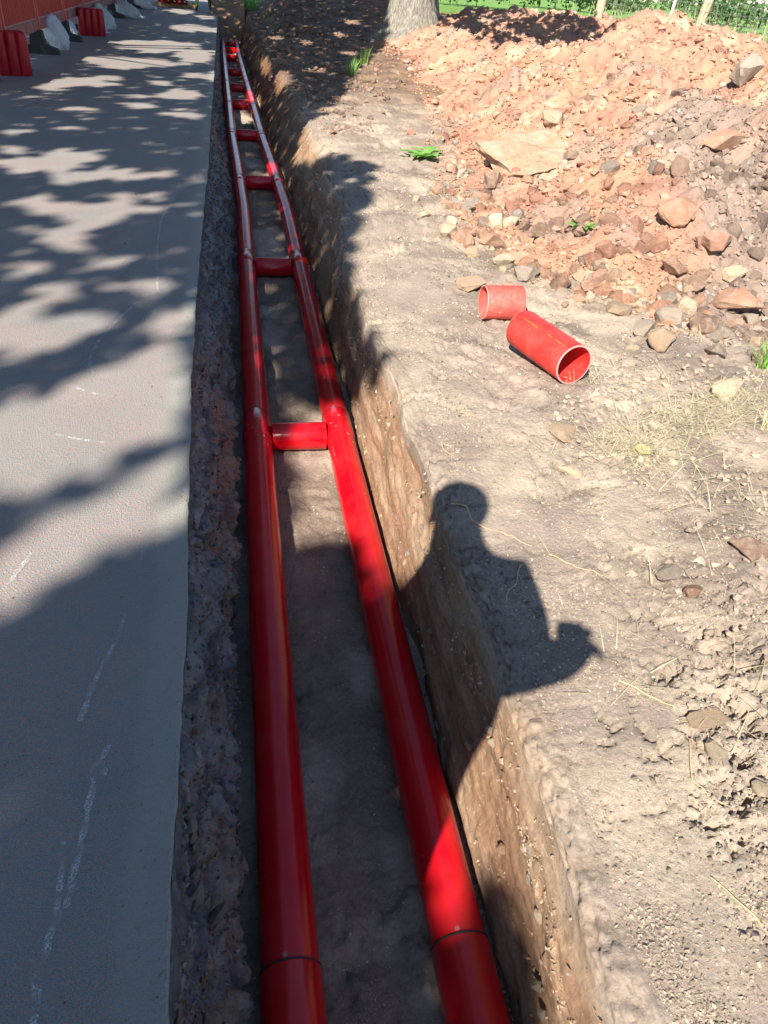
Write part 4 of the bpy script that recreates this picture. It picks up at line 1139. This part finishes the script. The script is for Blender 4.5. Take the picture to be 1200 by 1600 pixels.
def person(loc, rz, label, J, D, zones, hair=True):
    root = empty('person', loc, rz)
    B = [('pelvis', 'belly'), ('belly', 'chest'), ('chest', 'neck'), ('neck', 'head'), ('head', 'crown'), ('head', 'nose')]
    for s in 'LR':
        B += [('pelvis', 'hip' + s), ('hip' + s, 'knee' + s), ('knee' + s, 'ankle' + s), ('ankle' + s, 'toe' + s), ('chest', 'sh' + s), ('sh' + s, 'el' + s), ('el' + s, 'wr' + s)]
        fingers(J, B, 'wr' + s, D[s][0], D[s][1], 1 if s == 'L' else -1)
    body = skin_body('body', J, B, 'pelvis', zones, (0, 0, 0), root)
    h = Vector(J['head'][0]); n = (Vector(J['nose'][0]) - h).normalized(); side = n.cross(Vector((0, 0, 1))).normalized()
    if hair:
        bm = bmesh.new(); bmesh.ops.create_icosphere(bm, subdivisions=3, radius=.107)
        c0 = h + Vector((0, 0, .045)) - n * .012
        bmesh.ops.delete(bm, geom=[v for v in bm.verts if v.co.z < -.03 and v.co.dot(n) > -.06 or v.co.z < -.075], context='VERTS')
        for v in bm.verts: v.co = c0 + Vector((v.co.x * .92, v.co.y * .96, v.co.z * 1.02)) * (1 + .04 * random.random())
        bm_obj('hair', bm, M['hair'], root, smooth=True)
    for s in (-1, 1):
        bm = bmesh.new(); bmesh.ops.create_uvsphere(bm, u_segments=8, v_segments=6, radius=.012, matrix=Matrix.Translation(h + n * .088 + side * .033 * s + Vector((0, 0, .02))))
        bm_obj('eye', bm, M['phone'], root, smooth=True)
        bm = bmesh.new(); bmesh.ops.create_uvsphere(bm, u_segments=8, v_segments=6, radius=.03, matrix=Matrix.Translation(h + side * .088 * s) @ Matrix.Diagonal((.6, .5, 1, 1)))
        bm_obj('ear', bm, M['skin'], root, smooth=True)
    return tag(root, label, 'person')
def std_joints():
    J = dict(pelvis=((0, 0, .98), (.15, .11)), belly=((0, .0, 1.14), (.145, .11)), chest=((0, .0, 1.36), (.17, .12)), neck=((0, .01, 1.54), .055), head=((0, .03, 1.66), (.085, .095)), crown=((0, .02, 1.76), (.07, .08)), nose=((0, .125, 1.65), .016))
    for s, q in (('L', -1), ('R', 1)):
        J['hip' + s] = ((q * .10, 0, .90), (.095, .09)); J['knee' + s] = ((q * .12, .02, .50), (.065, .065)); J['ankle' + s] = ((q * .14, -.01, .09), (.048, .05)); J['toe' + s] = ((q * .16, .17, .035), (.045, .032))
        J['sh' + s] = ((q * .19, 0, 1.43), (.065, .07)); J['el' + s] = ((q * .25, -.02, 1.14), .046); J['wr' + s] = ((q * .26, .06, .90), (.03, .028))
    return J
J = std_joints()
for k in ('hip', 'knee', 'ankle', 'toe'):
    for s, q in (('L', -1), ('R', 1)):
        p, r = J[k + s]; f = {'hip': 1, 'knee': 1.35, 'ankle': 1.55, 'toe': 1.6}[k]
        J[k + s] = ((p[0] * f, p[1], p[2]), r)
def z_far(c):
    if c.z < .14: return 0
    if c.z < .30 and c.x > 0: return 3
    if c.z < .98: return 1
    if c.z < 1.52 and (abs(c.x) < .3 and c.z > .98) and not (abs(c.x) > .2 and c.z < .93): return 2
    return 4
person((-.80, 29.0, .0), PI + .15, 'person in dark work trousers and boots standing far up the path', J, dict(L=((0, .1, -1), (0, 1, 0)), R=((0, .1, -1), (0, 1, 0))), (['boot', 'trouser', 'jacket', 'hivis', 'skin'], z_far))
# the photographer, whose shadow falls across the trench
J = std_joints()
K = 1.04
Jp = {n: (tuple(Vector(p) * K), tuple(a * K * 1.06 for a in r) if hasattr(r, '__len__') else r * K) for n, (p, r) in J.items()}
def mv(n, p): Jp[n] = (p, Jp[n][1])
# frame: person faces +Y at (-.36,-.02); lean forward over the phone
Jp['pelvis'] = (Jp['pelvis'][0], (.19, .15)); Jp['belly'] = (Jp['belly'][0], (.20, .16)); Jp['chest'] = (Jp['chest'][0], (.215, .16))
for s_ in 'LR':
    Jp['sh' + s_] = (Jp['sh' + s_][0], (.095, .10)); Jp['el' + s_] = (Jp['el' + s_][0], .065); Jp['wr' + s_] = (Jp['wr' + s_][0], (.045, .042))
mv('belly', (.07, .04, 1.18)); mv('chest', (.06, .08, 1.38)); mv('neck', (.03, .17, 1.56)); Jp['neck'] = (Jp['neck'][0], .085); mv('head', (.01, .235, 1.675)); mv('crown', (.01, .23, 1.77)); mv('nose', (.03, .33, 1.645))
mv('shL', (-.24, .09, 1.49)); mv('shR', (.23, .09, 1.47))
mv('elR', (.29, -.03, 1.29)); Jp['elR'] = (Jp['elR'][0], .085); mv('wrR', (.43, -.03, 1.30))
mv('elL', (.04, -.06, 1.25)); mv('wrL', (.36, -.03, 1.285))
def z_ph(c):
    if c.z < .14: return 0
    if c.z < 1.0: return 1
    if c.z < 1.57 and not (c.y > -.12 and c.x > .35 and c.z > 1.24 and c.z < 1.40): return 2
    return 3
person((-.42, -.10, 0), 0, 'person taking the photograph, only their shadow shows on the bank', Jp, dict(L=((.5, .0, .45), (0, 1, 0)), R=((-.2, .0, .6), (0, 1, 0))), (['boot', 'trouser', 'jacket', 'skin'], z_ph))
bm = bmesh.new(); box(bm, -.036, .036, -.005, .005, -.10, .0); bmesh.ops.bevel(bm, geom=list(bm.edges), offset=.004, segments=2, affect='EDGES')
ph = bm_obj('mobile_phone', bm, M['phone'], loc=(.002, -.045, CAMH - .012)); ph.rotation_euler = (math.radians(-35), 0, math.radians(-12.7))
tag(ph, 'dark mobile phone held by the person taking the photograph', 'phone')

# ------------------------------------------------------------------ trees that shade the path
SUNV = Vector((LX, LY, -1)).normalized()
GAP_POLY = [[(-0.96, 2.49), (-0.75, 2.7), (-0.59, 2.89), (-0.49, 3.09), (-0.24, 3.33), (-0.2, 2.78), (-0.19, 2.13), (-0.17, 1.78), (-0.28, 1.73), (-0.41, 1.66), (-0.49, 1.56), (-0.54, 1.44), (-0.67, 1.4), (-0.74, 1.66), (-0.71, 1.79), (-0.6, 1.9), (-0.46, 2.03), (-0.27, 2.23), (-0.3, 2.29), (-0.49, 2.12), (-0.62, 2.04), (-0.82, 1.95)], [(-1.18, 3.34), (-1.04, 3.65), (-0.81, 3.84), (-0.74, 3.77), (-0.9, 3.5), (-0.65, 3.53), (-0.49, 3.49), (-0.5, 3.39), (-0.66, 3.21), (-0.71, 3.05), (-1.09, 3.01)], [(0.08, 2.97), (0.23, 3.08), (0.7, 2.9), (0.7, 1.2), (0.2, 1.63), (0.09, 1.84), (-0.18, 1.82), (-0.17, 2.57)], [(.30, 1.3), (.9, 1.3), (.9, -1.2), (.30, -1.2)]]
GAP_ELL = [(-1.46, 6.49, 0.29, 0.19), (-1.28, 6.83, 0.23, 0.24), (-1.14, 6.19, 0.2, 0.16), (-0.84, 6.31, 0.14, 0.15), (-0.57, 6.34, 0.09, 0.1), (-1.08, 5.3, 0.23, 0.17), (-0.7, 5.38, 0.16, 0.12), (-0.79, 5.66, 0.07, 0.12), (-0.9, 5.1, 0.21, 0.13), (-0.99, 4.74, 0.14, 0.13), (-0.91, 4.47, 0.09, 0.06), (-0.83, 5.03, 0.08, 0.08), (-1.27, 5.48, 0.08, 0.1), (-0.54, 5.63, 0.04, 0.1), (-0.69, 4.26, 0.07, 0.08), (-1.01, 4.11, 0.06, 0.05), (-0.41, 3.88, 0.07, 0.08), (-0.86, 3.79, 0.1, 0.09), (-0.33, 3.36, 0.08, 0.11), (-0.25, 3.52, 0.03, 0.07), (-0.64, 3.89, 0.04, 0.04), (-2.1, 10.64, 0.15, 0.32), (-1.82, 11.2, 0.35, 0.38), (-1.62, 11.7, 0.17, 0.25), (-1.51, 9.1, 0.22, 0.17), (-0.98, 9.62, 0.15, 0.22), (-0.6, 10.64, 0.21, 0.43), (-0.53, 9.22, 0.18, 0.25), (-1.53, 13.72, 0.66, 0.79), (-1.42, 16.52, 0.63, 1.15), (-0.57, 15.33, 0.29, 1.27), (-0.88, 21.68, 0.54, 1.01), (-1.46, 28.12, 0.39, 1.15), (-0.7, 26.26, 0.24, 0.89), (-1.9, 7.74, 0.08, 0.08), (-0.51, 12.61, 0.16, 0.29), (-1.74, 6.97, 0.09, 0.15), (-0.92, 11.55, 0.16, 0.19), (-0.84, 17.26, 0.23, 0.53), (-1.48, 8.06, 0.09, 0.07), (-1.09, 10.3, 0.08, 0.15), (-0.74, 10.47, 0.15, 0.26), (0.18, 0.6, 0.08, 0.2), (-0.22, 12.63, 0.13, 0.62), (0.08, 8.66, 0.07, 0.3), (-0.04, 3.02, 0.06, 0.1), (0.01, 14.25, 0.09, 0.77), (-0.2, 22.4, 0.09, 0.7),
    (0.72, 13.4, 0.16, 0.9), (0.51, 16.2, 0.10, 1.2), (1.66, 19.47, 0.12, .5), (3.25, 22.71, 0.16, .5), (1.01, 20.6, 0.14, .6), (2.3, 17.0, 0.12, 0.4), (1.4, 14.2, .10, .3), (2.6, 20.5, .1, .4)]
SHADE = [(-.9, -2.5), (-4.2, -2.5), (-4.6, 12), (-4.6, 36), (6.5, 36), (5.9, 27.7), (3.69, 19.57), (2.08, 14.37), (1.51, 11.49), (1.03, 9.81), (0.62, 9.17), (0.40, 8.52), (0.56, 7.88), (0.91, 7.65), (1.22, 6.98), (0.99, 6.08), (0.81, 5.25), (0.68, 4.72), (0.58, 4.12), (0.55, 3.72), (0.6, 3.31), (0.64, 3.02), (0.58, 2.71), (0.47, 2.5), (0.36, 2.31), (.30, 1.3), (.30, -2.5)]
def inpoly(x, y, poly):
    r = np.zeros(x.shape, bool); n = len(poly)
    for i in range(n):
        x0, y0 = poly[i]; x1, y1 = poly[(i + 1) % n]
        c = ((y0 > y) != (y1 > y)) & (x < (x1 - x0) * (y - y0) / (y1 - y0 + 1e-12) + x0)
        r ^= c
    return r
def shaded(x, y, grow):
    s = inpoly(x, y, SHADE)
    for p in GAP_POLY: s &= ~inpoly(x, y, p)
    for i, (cx, cy, a, b) in enumerate(GAP_ELL):
        wob = 1 + .75 * perlin((x - cx) / a * 1.3 + i * 7.1, (y - cy) / b * 1.3, 301) + .4 * perlin((x - cx) / a * 3 + i * 3.7, (y - cy) / b * 3, 302)
        wob = np.maximum(wob, .62)
        s &= (((x - cx) / (a + grow)) ** 2 + ((y - cy) / (b + grow)) ** 2) * wob > 1
    return s
TRUNKS = [(-7.2, -6.0), (-7.6, 2.2), (-7.0, 10.0), (-6.6, 18.5)]
step = .15
gx, gy = np.meshgrid(np.arange(-4.6, 6.6, step), np.arange(-2.5, 36, step))
gx = gx.ravel() + rng.uniform(-.07, .07, gx.size); gy = gy.ravel() + rng.uniform(-.07, .07, gy.size)
k = inpoly(gx, gy, SHADE); gx, gy = gx[k], gy[k]
gh = 6.2 + 1.1 * fbm(gx * .5, gy * .5, 2, 201) + rng.uniform(-.7, .7, len(gx))
NL = 9
lx = np.repeat(gx, NL) + rng.normal(0, .07, len(gx) * NL); ly = np.repeat(gy, NL) + rng.normal(0, .07, len(gx) * NL)
lh = np.repeat(gh, NL) + rng.normal(0, .12, len(gx) * NL)
near = (np.repeat(gy, NL) < 2.2)
lx = np.concatenate([lx, lx[near] + rng.normal(0, .05, near.sum())]); ly = np.concatenate([ly, ly[near] + rng.normal(0, .05, near.sum())]); lh = np.concatenate([lh, lh[near] + rng.normal(0, .2, near.sum())])
k = shaded(lx, ly, .05); lx, ly, lh = lx[k], ly[k], lh[k]
cx_, cy_ = lx - LX * lh, ly - LY * lh
own = np.argmin(np.stack([np.hypot(cx_ - a, (cy_ - b) * 1.0) for a, b in TRUNKS]), 0)
LEAF_V = np.array([(-.5, 0, 0), (-.02, .34, .07), (.5, 0, -.02), (-.02, -.34, .07)])
LEAF_F = np.array([(0, 1, 3), (1, 2, 3)])
def leaves(name, pos, size, mat, parent):
    n = len(pos); Rm = rand_rot(n)
    v = np.einsum('nij,vj->nvi', Rm, LEAF_V) * size[:, None, None] + pos[:, None, :]
    f = (LEAF_F[None] + (np.arange(n) * 4)[:, None, None]).reshape(-1, 3)
    o = np_mesh(name, v.reshape(-1, 3), f, mat, parent, smooth=False); return o
def trunk_mesh(h, r, flare, seed, lean=(0, 0)):
    bm = bmesh.new(); n = 28; zs = [-.4, 0, .12, .3, .6, 1.0, 1.6, 2.4, 3.2, 4.2, h]; rg = []
    for z_ in zs:
        f = 1 + flare * math.exp(-max(z_, 0) / .35); rr = r * f * (1 - .45 * max(z_, 0) / h); ring = []
        for j in range(n):
            a = 2 * PI * j / n
            rb = rr * (1 + (.16 * flare * math.exp(-max(z_, 0) / .5)) * math.cos(5 * a + seed) + .05 * float(perlin(np.array([math.cos(a) * 2 + seed]), np.array([math.sin(a) * 2 + z_ * .6]), seed)[0]))
            ring.append(bm.verts.new((rb * math.cos(a) + lean[0] * max(z_, 0), rb * math.sin(a) + lean[1] * max(z_, 0), z_)))
        rg.append(ring)
    for r0, r1 in zip(rg[:-1], rg[1:]):
        for j in range(n): bm.faces.new((r0[j], r0[(j + 1) % n], r1[(j + 1) % n], r1[j])).smooth = True
    return bm
names = ['behind the camera', 'beside the camera', 'nearer one', 'farther one']
for ti, (tx, ty) in enumerate(TRUNKS):
    s = own == ti
    root = empty('overhanging_tree', (tx, ty, 0))
    tag(root, 'broadleaf tree shading the path from the left, outside the frame, %s' % ['behind the camera', 'level with the camera', 'beyond the nearest barrier', 'farthest along the barriers'][ti], 'tree', 'trees shading the path')
    bm_obj('trunk', trunk_mesh(5.2, .26, .5, ti + 3), M['bark'], root)
    if s.sum():
        P_ = np.stack([cx_[s] - tx, cy_[s] - ty, lh[s]], -1)
        leaves('crown', P_, rng.uniform(.15, .24, s.sum()), M['leaf'], root)
        for j in range(9):
            q = Vector(P_[int(rng.integers(0, len(P_)))]); bm = bmesh.new()
            a = Vector((0, 0, 3.4 + .2 * j)); mid = a.lerp(q, .5) + Vector((0, 0, .5))
            tube(bm, [a, a.lerp(mid, .5) + Vector((0, 0, .1)), mid, mid.lerp(q, .6), q], [.09, .06, .04, .025, .008], 7)
            bm_obj('limb', bm, M['bark'], root)

# ------------------------------------------------------------------ the big tree behind the bank
TX, TY = 3.95, 19.3
TZ = gz_(TX, TY)
root = empty('roadside_tree', (TX, TY, TZ - .05)); tag(root, 'thick grey-barked tree trunk standing behind the bank at the top of the photo', 'tree')
bm_obj('trunk', trunk_mesh(7.5, .48, .95, 9), M['bark'], root)
n = 9000
u = rng.normal(size=(n, 3)); u /= np.linalg.norm(u, axis=1)[:, None]
cl = rng.normal(size=(60, 3)); cl /= np.linalg.norm(cl, axis=1)[:, None]; cl = cl * np.array([3.2, 3.2, 2.0]) * rng.uniform(.4, 1, (60, 1))
P_ = cl[rng.integers(0, 60, n)] + u * rng.uniform(0, .75, (n, 1)) + np.array([0, .8, 8.2])
leaves('crown', P_, rng.uniform(.14, .24, n), M['leaf'], root)
# added low limb, out of view, its leaves placed to shade the heap crest
SH2 = [(4.5, 14.6), (5.2, 13.2), (6.1, 13.0), (6.7, 16), (6.9, 24), (5.4, 22.5), (4.8, 19), (4.9, 16.5)]
qx = rng.uniform(4.4, 7, 3600); qy = rng.uniform(13, 24, 3600)
k = inpoly(qx, qy, SH2) & (fbm(qx * 2.2, qy * 1.4, 3, 231) > -.22); qx, qy = qx[k], qy[k]
qx = np.repeat(qx, 4) + rng.normal(0, .06, len(qx) * 4); qy = np.repeat(qy, 4) + rng.normal(0, .08, len(qy) * 4); qh = rng.uniform(3.6, 4.6, len(qx))
leaves('shade_spray', np.stack([qx - LX * qh - TX, qy - LY * qh - TY, qh - TZ], -1), rng.uniform(.13, .20, len(qx)), M['leaf'], root)
for j in range(5):
    k = int(rng.integers(0, len(qx))); q = Vector((qx[k] - LX * qh[k] - TX, qy[k] - LY * qh[k] - TY, qh[k] - TZ)); bm = bmesh.new(); a = Vector((0, 0, 3.6 + .3 * j))
    tube(bm, [a, a.lerp(q, .4) + Vector((0, 0, .3)), a.lerp(q, .75) + Vector((0, 0, .2)), q], [.12, .07, .04, .012], 8); bm_obj('limb', bm, M['bark'], root)
for j in range(10):
    q = Vector(cl[j]) + Vector((0, .8, 8.2)); bm = bmesh.new(); a = Vector((0, 0, 4.6 + .25 * j))
    tube(bm, [a, a.lerp(q, .4) + Vector((0, 0, .2)), a.lerp(q, .75), q], [.16, .10, .06, .02], 8); bm_obj('limb', bm, M['bark'], root)

# ------------------------------------------------------------------ fence beyond the heap
FP = [(5.9, 14.0, .075, (.05, 0), 'shaded round fence post behind the dip in the heap'), (8.35, 15.3, .085, (.16, 0), 'sunlit round fence post leaning right behind the heap crest'), (11.3, 16.4, .08, (.05, 0), 'fence post at the right edge behind the heap')]
for (x, y, r, ln, lb) in FP:
    z = gz_(x, y); bm = bmesh.new()
    tube(bm, [(0, 0, -.3), (ln[0] * .6, 0, .6), (ln[0] * 1.2, 0, 1.2), (ln[0] * 1.55, 0, 1.55)], [r, r * .97, r * .94, r * .9], 14)
    tag(bm_obj('fence_post', bm, M['post'], loc=(x, y, z)), lb, 'fence post', 'posts of the field fence')
bm = bmesh.new(); z = gz_(9.3, 17.5)
tube(bm, [(0, 0, -.2), (.22, 0, 1.9)], [.03, .03], 10)
tag(bm_obj('steel_stake', bm, M['steel'], loc=(8.9, 17.5, z)), 'thin pale metal stake between the two fence posts', 'stake')
bm = bmesh.new()
A_, B_ = Vector((5.92, 13.9, 0)), Vector((8.38, 15.2, 0)); C_ = Vector((14, 18.0, 0)); D_ = Vector((3.0, 12.4, 0))
for (p, q) in ((A_, B_), (B_, C_)):
    for hgt in (.25, .5, .72, .92, 1.1, 1.28, 1.42):
        pts = [p.lerp(q, k / 6) + Vector((.09 * hgt, 0, hgt - .03 * math.sin(PI * k / 6))) for k in range(7)]
        tube(bm, pts, [.004] * 7, 5, False)
    nv = int((q - p).length / .16)
    for k in range(nv):
        b0 = p.lerp(q, k / nv)
        tube(bm, [b0 + Vector((0, 0, 0)), b0 + Vector((.12, 0, 1.42))], [.003, .003], 4, False)
tag(bm_obj('wire_fence', bm, M['wire']), 'wire mesh stretched between the fence posts behind the heap', 'fence')

# ------------------------------------------------------------------ grasses
def blades(name, pts, L, W, mat, lean=.5, parent=None, flat=0., droop=.6):
    """pts (n,3); L, W arrays; curved tapering blades of three segments"""
    n = len(pts); a = rng.uniform(0, 2 * PI, n); ln = rng.uniform(.2, 1, n) * lean + flat
    dx, dy = np.cos(a), np.sin(a); px, py = -dy, dx
    V = []
    for k, (t_, w_) in enumerate(((0, 1), (.4, .85), (.75, .5), (1, .05))):
        bend = ln * (t_ + droop * t_ * t_)
        hh = t_ * (1 - flat * .92) * (1 - .25 * t_ * ln)
        cx = pts[:, 0] + dx * bend * L; cy = pts[:, 1] + dy * bend * L; cz = pts[:, 2] + L * hh
        for sg in (-1, 1): V.append(np.stack([cx + sg * px * W * w_ / 2, cy + sg * py * W * w_ / 2, cz], -1))
    V = np.stack(V, 1).reshape(-1, 3)
    q = np.array([(0, 1, 3, 2), (2, 3, 5, 4), (4, 5, 7, 6)])
    return np_mesh(name, V, (q[None] + (np.arange(n) * 8)[:, None, None]).reshape(-1, 4), mat, parent)
def spread(cx, cy, rx, ry, n, ang=0):
    u = rng.normal(size=(n, 2)) * .5; c_, s_ = math.cos(ang), math.sin(ang)
    x = cx + u[:, 0] * rx * c_ - u[:, 1] * ry * s_; y = cy + u[:, 0] * rx * s_ + u[:, 1] * ry * c_
    return np.stack([x, y, surf_z(x, y) + .004], -1)
# straw lying on the bank
P_ = np.concatenate([spread(1.78, 2.42, .55, .16, 800, .35), spread(1.42, 2.2, .2, .14, 380), spread(2.05, 2.5, .45, .25, 480, .2), spread(1.46, 2.72, .14, .12, 60), spread(2.34, 4.68, .28, .16, 130), spread(1.69, 6.45, .10, .5, 110, -.2), spread(1.6, 5.9, .3, .3, 50), spread(1.95, 4.75, .2, .1, 40), spread(1.55, 1.9, .35, .3, 140), spread(1.2, 1.2, .4, .5, 90), spread(2.6, 3.2, .5, .25, 90), spread(1.45, 4.35, .1, .06, 40)])
n = len(P_)
stuff(blades('straw', P_, rng.uniform(.03, .15, n), rng.uniform(.001, .0030, n), M['straw'], .4, None, .72, .2), 'dry straw and cut grass lying on the bank', 'straw')
def tuft(x, y, n, L, W, mat, label, lean=.6):
    z = float(surf_z(np.array([x]), np.array([y]))[0])
    pts = np.stack([rng.normal(0, L * .12, n), rng.normal(0, L * .12, n), np.zeros(n)], -1)
    root = empty('grass_tuft', (x, y, z)); blades('blades', pts, rng.uniform(.5, 1, n) * L, np.full(n, W) * rng.uniform(.6, 1.1, n), M[mat], lean, root)
    return tag(root, label, 'grass')
tuft(2.40, 2.90, 70, .16, .006, 'weed', 'bright green grass tuft at the right edge beside the rubble')
tuft(1.88, 13.7, 60, .30, .010, 'weed', 'grass tuft on the edge of the shaded ground')
tuft(2.3, 15.2, 60, .35, .010, 'grass', 'taller grass tuft just left of the big tree trunk')
tuft(2.05, 2.35, 26, .10, .003, 'straw', 'dry yellowish tuft in the straw patch')
def weed(x, y, n, R_, label):
    z = float(surf_z(np.array([x]), np.array([y]))[0]); root = empty('weed_plant', (x, y, z))
    for k in range(n):
        a = 2 * PI * k / n + random.uniform(-.4, .4); L = R_ * random.uniform(.6, 1.1); w = L * random.uniform(.28, .42); up = random.uniform(.25, .8)
        bm = bmesh.new(); prev = None
        for j in range(6):
            t_ = j / 5; ww = w * (math.sin(PI * min(t_ * .92 + .06, 1)) ** .8) / 2
            c_ = Vector((math.cos(a), math.sin(a), 0)) * L * t_ + Vector((0, 0, L * up * (t_ - .62 * t_ * t_) + .006)); p = Vector((-math.sin(a), math.cos(a), .0)) * ww
            v = (bm.verts.new(c_ + p + Vector((0, 0, ww * .35))), bm.verts.new(c_), bm.verts.new(c_ - p + Vector((0, 0, ww * .35))))
            if prev:
                bm.faces.new((prev[0], prev[1], v[1], v[0])); bm.faces.new((prev[1], prev[2], v[2], v[1]))
            prev = v
        bm_obj('leaf', bm, M['weed'], root, smooth=True)
    return tag(root, label, 'weed')
weed(1.74, 7.5, 13, .24, 'green dock-like weed growing on the bare bank left of the slab')
weed(1.82, 7.72, 8, .20, 'second leafy weed touching the one left of the slab')
weed(2.2, 4.74, 11, .14, 'green leafy weed at the foot of the heap beside dry grass')
# fallen leaves
def fallen(x, y, L, rz, label):
    z = float(surf_z(np.array([x]), np.array([y]))[0]); bm = bmesh.new(); prev = None
    for j in range(7):
        t_ = j / 6; ww = L * .36 * (math.sin(PI * min(t_ * .94 + .03, 1)) ** .8)
        v = [bm.verts.new(((t_ - .5) * L, ww * q, .008 + .10 * L * abs(q) + .12 * L * (t_ - .5) ** 2)) for q in (-1, 0, 1)]
        if prev:
            for k in (0, 1): bm.faces.new((prev[k], prev[k + 1], v[k + 1], v[k]))
        prev = v
    o = bm_obj('fallen_leaf', bm, M['dryleaf'], smooth=True, loc=(x, y, z)); o.rotation_euler = (.1, .05, rz)
    tag(o, label, 'leaf')
M['dryleaf'] = leaf_mat('dry yellow leaf', (.62, .55, .22), (.66, .58, .26), .2)
fallen(1.44, 2.18, .085, .8, 'pale yellow leaf lying on the straw patch')
# roots hanging from the bank
RT = [[(.66, 1.95, -.03), (.75, 1.84, .02), (.82, 1.78, .03), (.87, 1.70, .02)], [(.90, 1.66, .02), (.96, 1.58, .015), (1.05, 1.52, .015)], [(.80, 1.62, .01), (.72, 1.50, -.04), (.66, 1.42, -.12)], [(.66, 1.9, -.08), (.60, 2.0, -.14)], [(.70, 2.3, 0.0), (.75, 2.2, .02)], [(1.0, .98, .015), (.94, .86, .02), (1.0, .76, .02)], [(1.02, .70, .02), (1.12, .62, .02), (1.2, .52, .02)], [(.92, .55, .02), (.86, .68, .015)], [(.9, 1.15, .02), (1.0, 1.05, .02), (1.02, .98, .01)], [(.79, 2.6, .02), (.9, 2.45, .02)]]
for R0 in RT:
    pts = []
    for (a, b) in zip(R0[:-1], R0[1:]):
        for k in range(5):
            p = Vector(a).lerp(Vector(b), k / 5)
            if p.x > .70: p.z = gz_(p.x, p.y) + .004
            pts.append(p + Vector((random.uniform(-.006, .006), random.uniform(-.006, .006), random.uniform(0, .004))))
    bm = bmesh.new(); tube(bm, pts, [.0022 * (1 - .6 * i / len(pts)) for i in range(len(pts))], 5, False)
    bm_obj('root', bm, M['lumber'], bank)
# rough grass beyond the heap and at the far end of the trench
n = 9000
x = rng.uniform(4.5, 22, n); y = rng.uniform(12.5, 24, n); k = (heap_d(x, y) > 5.2) | (x > 9); x, y = x[k], y[k]
P_ = np.stack([x, y, ground_z(x, y)], -1); n = len(P_)
stuff(blades('meadow_grass', P_, rng.uniform(.25, .7, n), rng.uniform(.006, .014, n), M['grass'], .35), 'rough green grass behind the spoil heap', 'grass')
n = 700
x = rng.uniform(6.5, 16, n); y = rng.uniform(13.5, 18, n)
P_ = np.stack([x, y, ground_z(x, y)], -1)
stuff(blades('tall_seed_grass', P_, rng.uniform(.8, 1.45, n), rng.uniform(.004, .009, n), M['straw'], .25), 'tall pale seeding grass stems along the fence', 'grass')
n = 2600
x = rng.uniform(-.6, .9, n); y = rng.uniform(28.6, 34, n)
P_ = np.stack([x, y, np.maximum(ground_z(x, y), .1)], -1)
stuff(blades('verge_grass', P_, rng.uniform(.08, .25, n), rng.uniform(.01, .02, n), M['weed'], .5), 'green grass at the far end of the trench', 'grass')

# ------------------------------------------------------------------ hedge and trees across the field
def far_tree(x, y, h, w, label, name='field_tree', cat='tree', n=2600, trunk=True):
    root = empty(name, (x, y, -.16))
    nc_ = 26; c = rng.normal(size=(nc_, 3)); c /= np.linalg.norm(c, axis=1)[:, None]; c *= rng.uniform(.3, 1, (nc_, 1)) * np.array([w * .5, w * .4, h * .38])
    u = rng.normal(size=(n, 3)) * np.array([w * .13, w * .13, h * .09])
    P_ = c[rng.integers(0, nc_, n)] + u + np.array([0, 0, h * .55]); P_[:, 2] = np.maximum(P_[:, 2], .1)
    leaves('crown', P_, rng.uniform(.25, .5, n), M['hedge'], root)
    bm = bmesh.new(); tube(bm, [(0, 0, -.2), (0, 0, h * .3), (.1, 0, h * .7)], [h * .035, h * .025, h * .01], 10); bm_obj('trunk', bm, M['bark'], root)
    return tag(root, label, cat, 'trees and bushes across the field')
FT = ['far left', 'second from the left', 'third from the left', 'fourth from the left', 'fifth from the left', 'rightmost']
for k, (x, y, h, w) in enumerate(((14, 95, 6, 12), (34, 92, 5, 13), (52, 88, 9, 12), (64, 84, 7, 11), (76, 82, 10, 12), (92, 78, 8, 14))):
    far_tree(x, y, h, w, 'leafy tree across the field, %s of the row' % FT[k])
for k in range(9):
    far_tree(10 + 10 * k, 74 - 1.6 * k, 2.6, 11, 'clipped green hedge bush across the field, %s from the left' % ORD[k], 'hedge_bush', 'hedge', 1500)
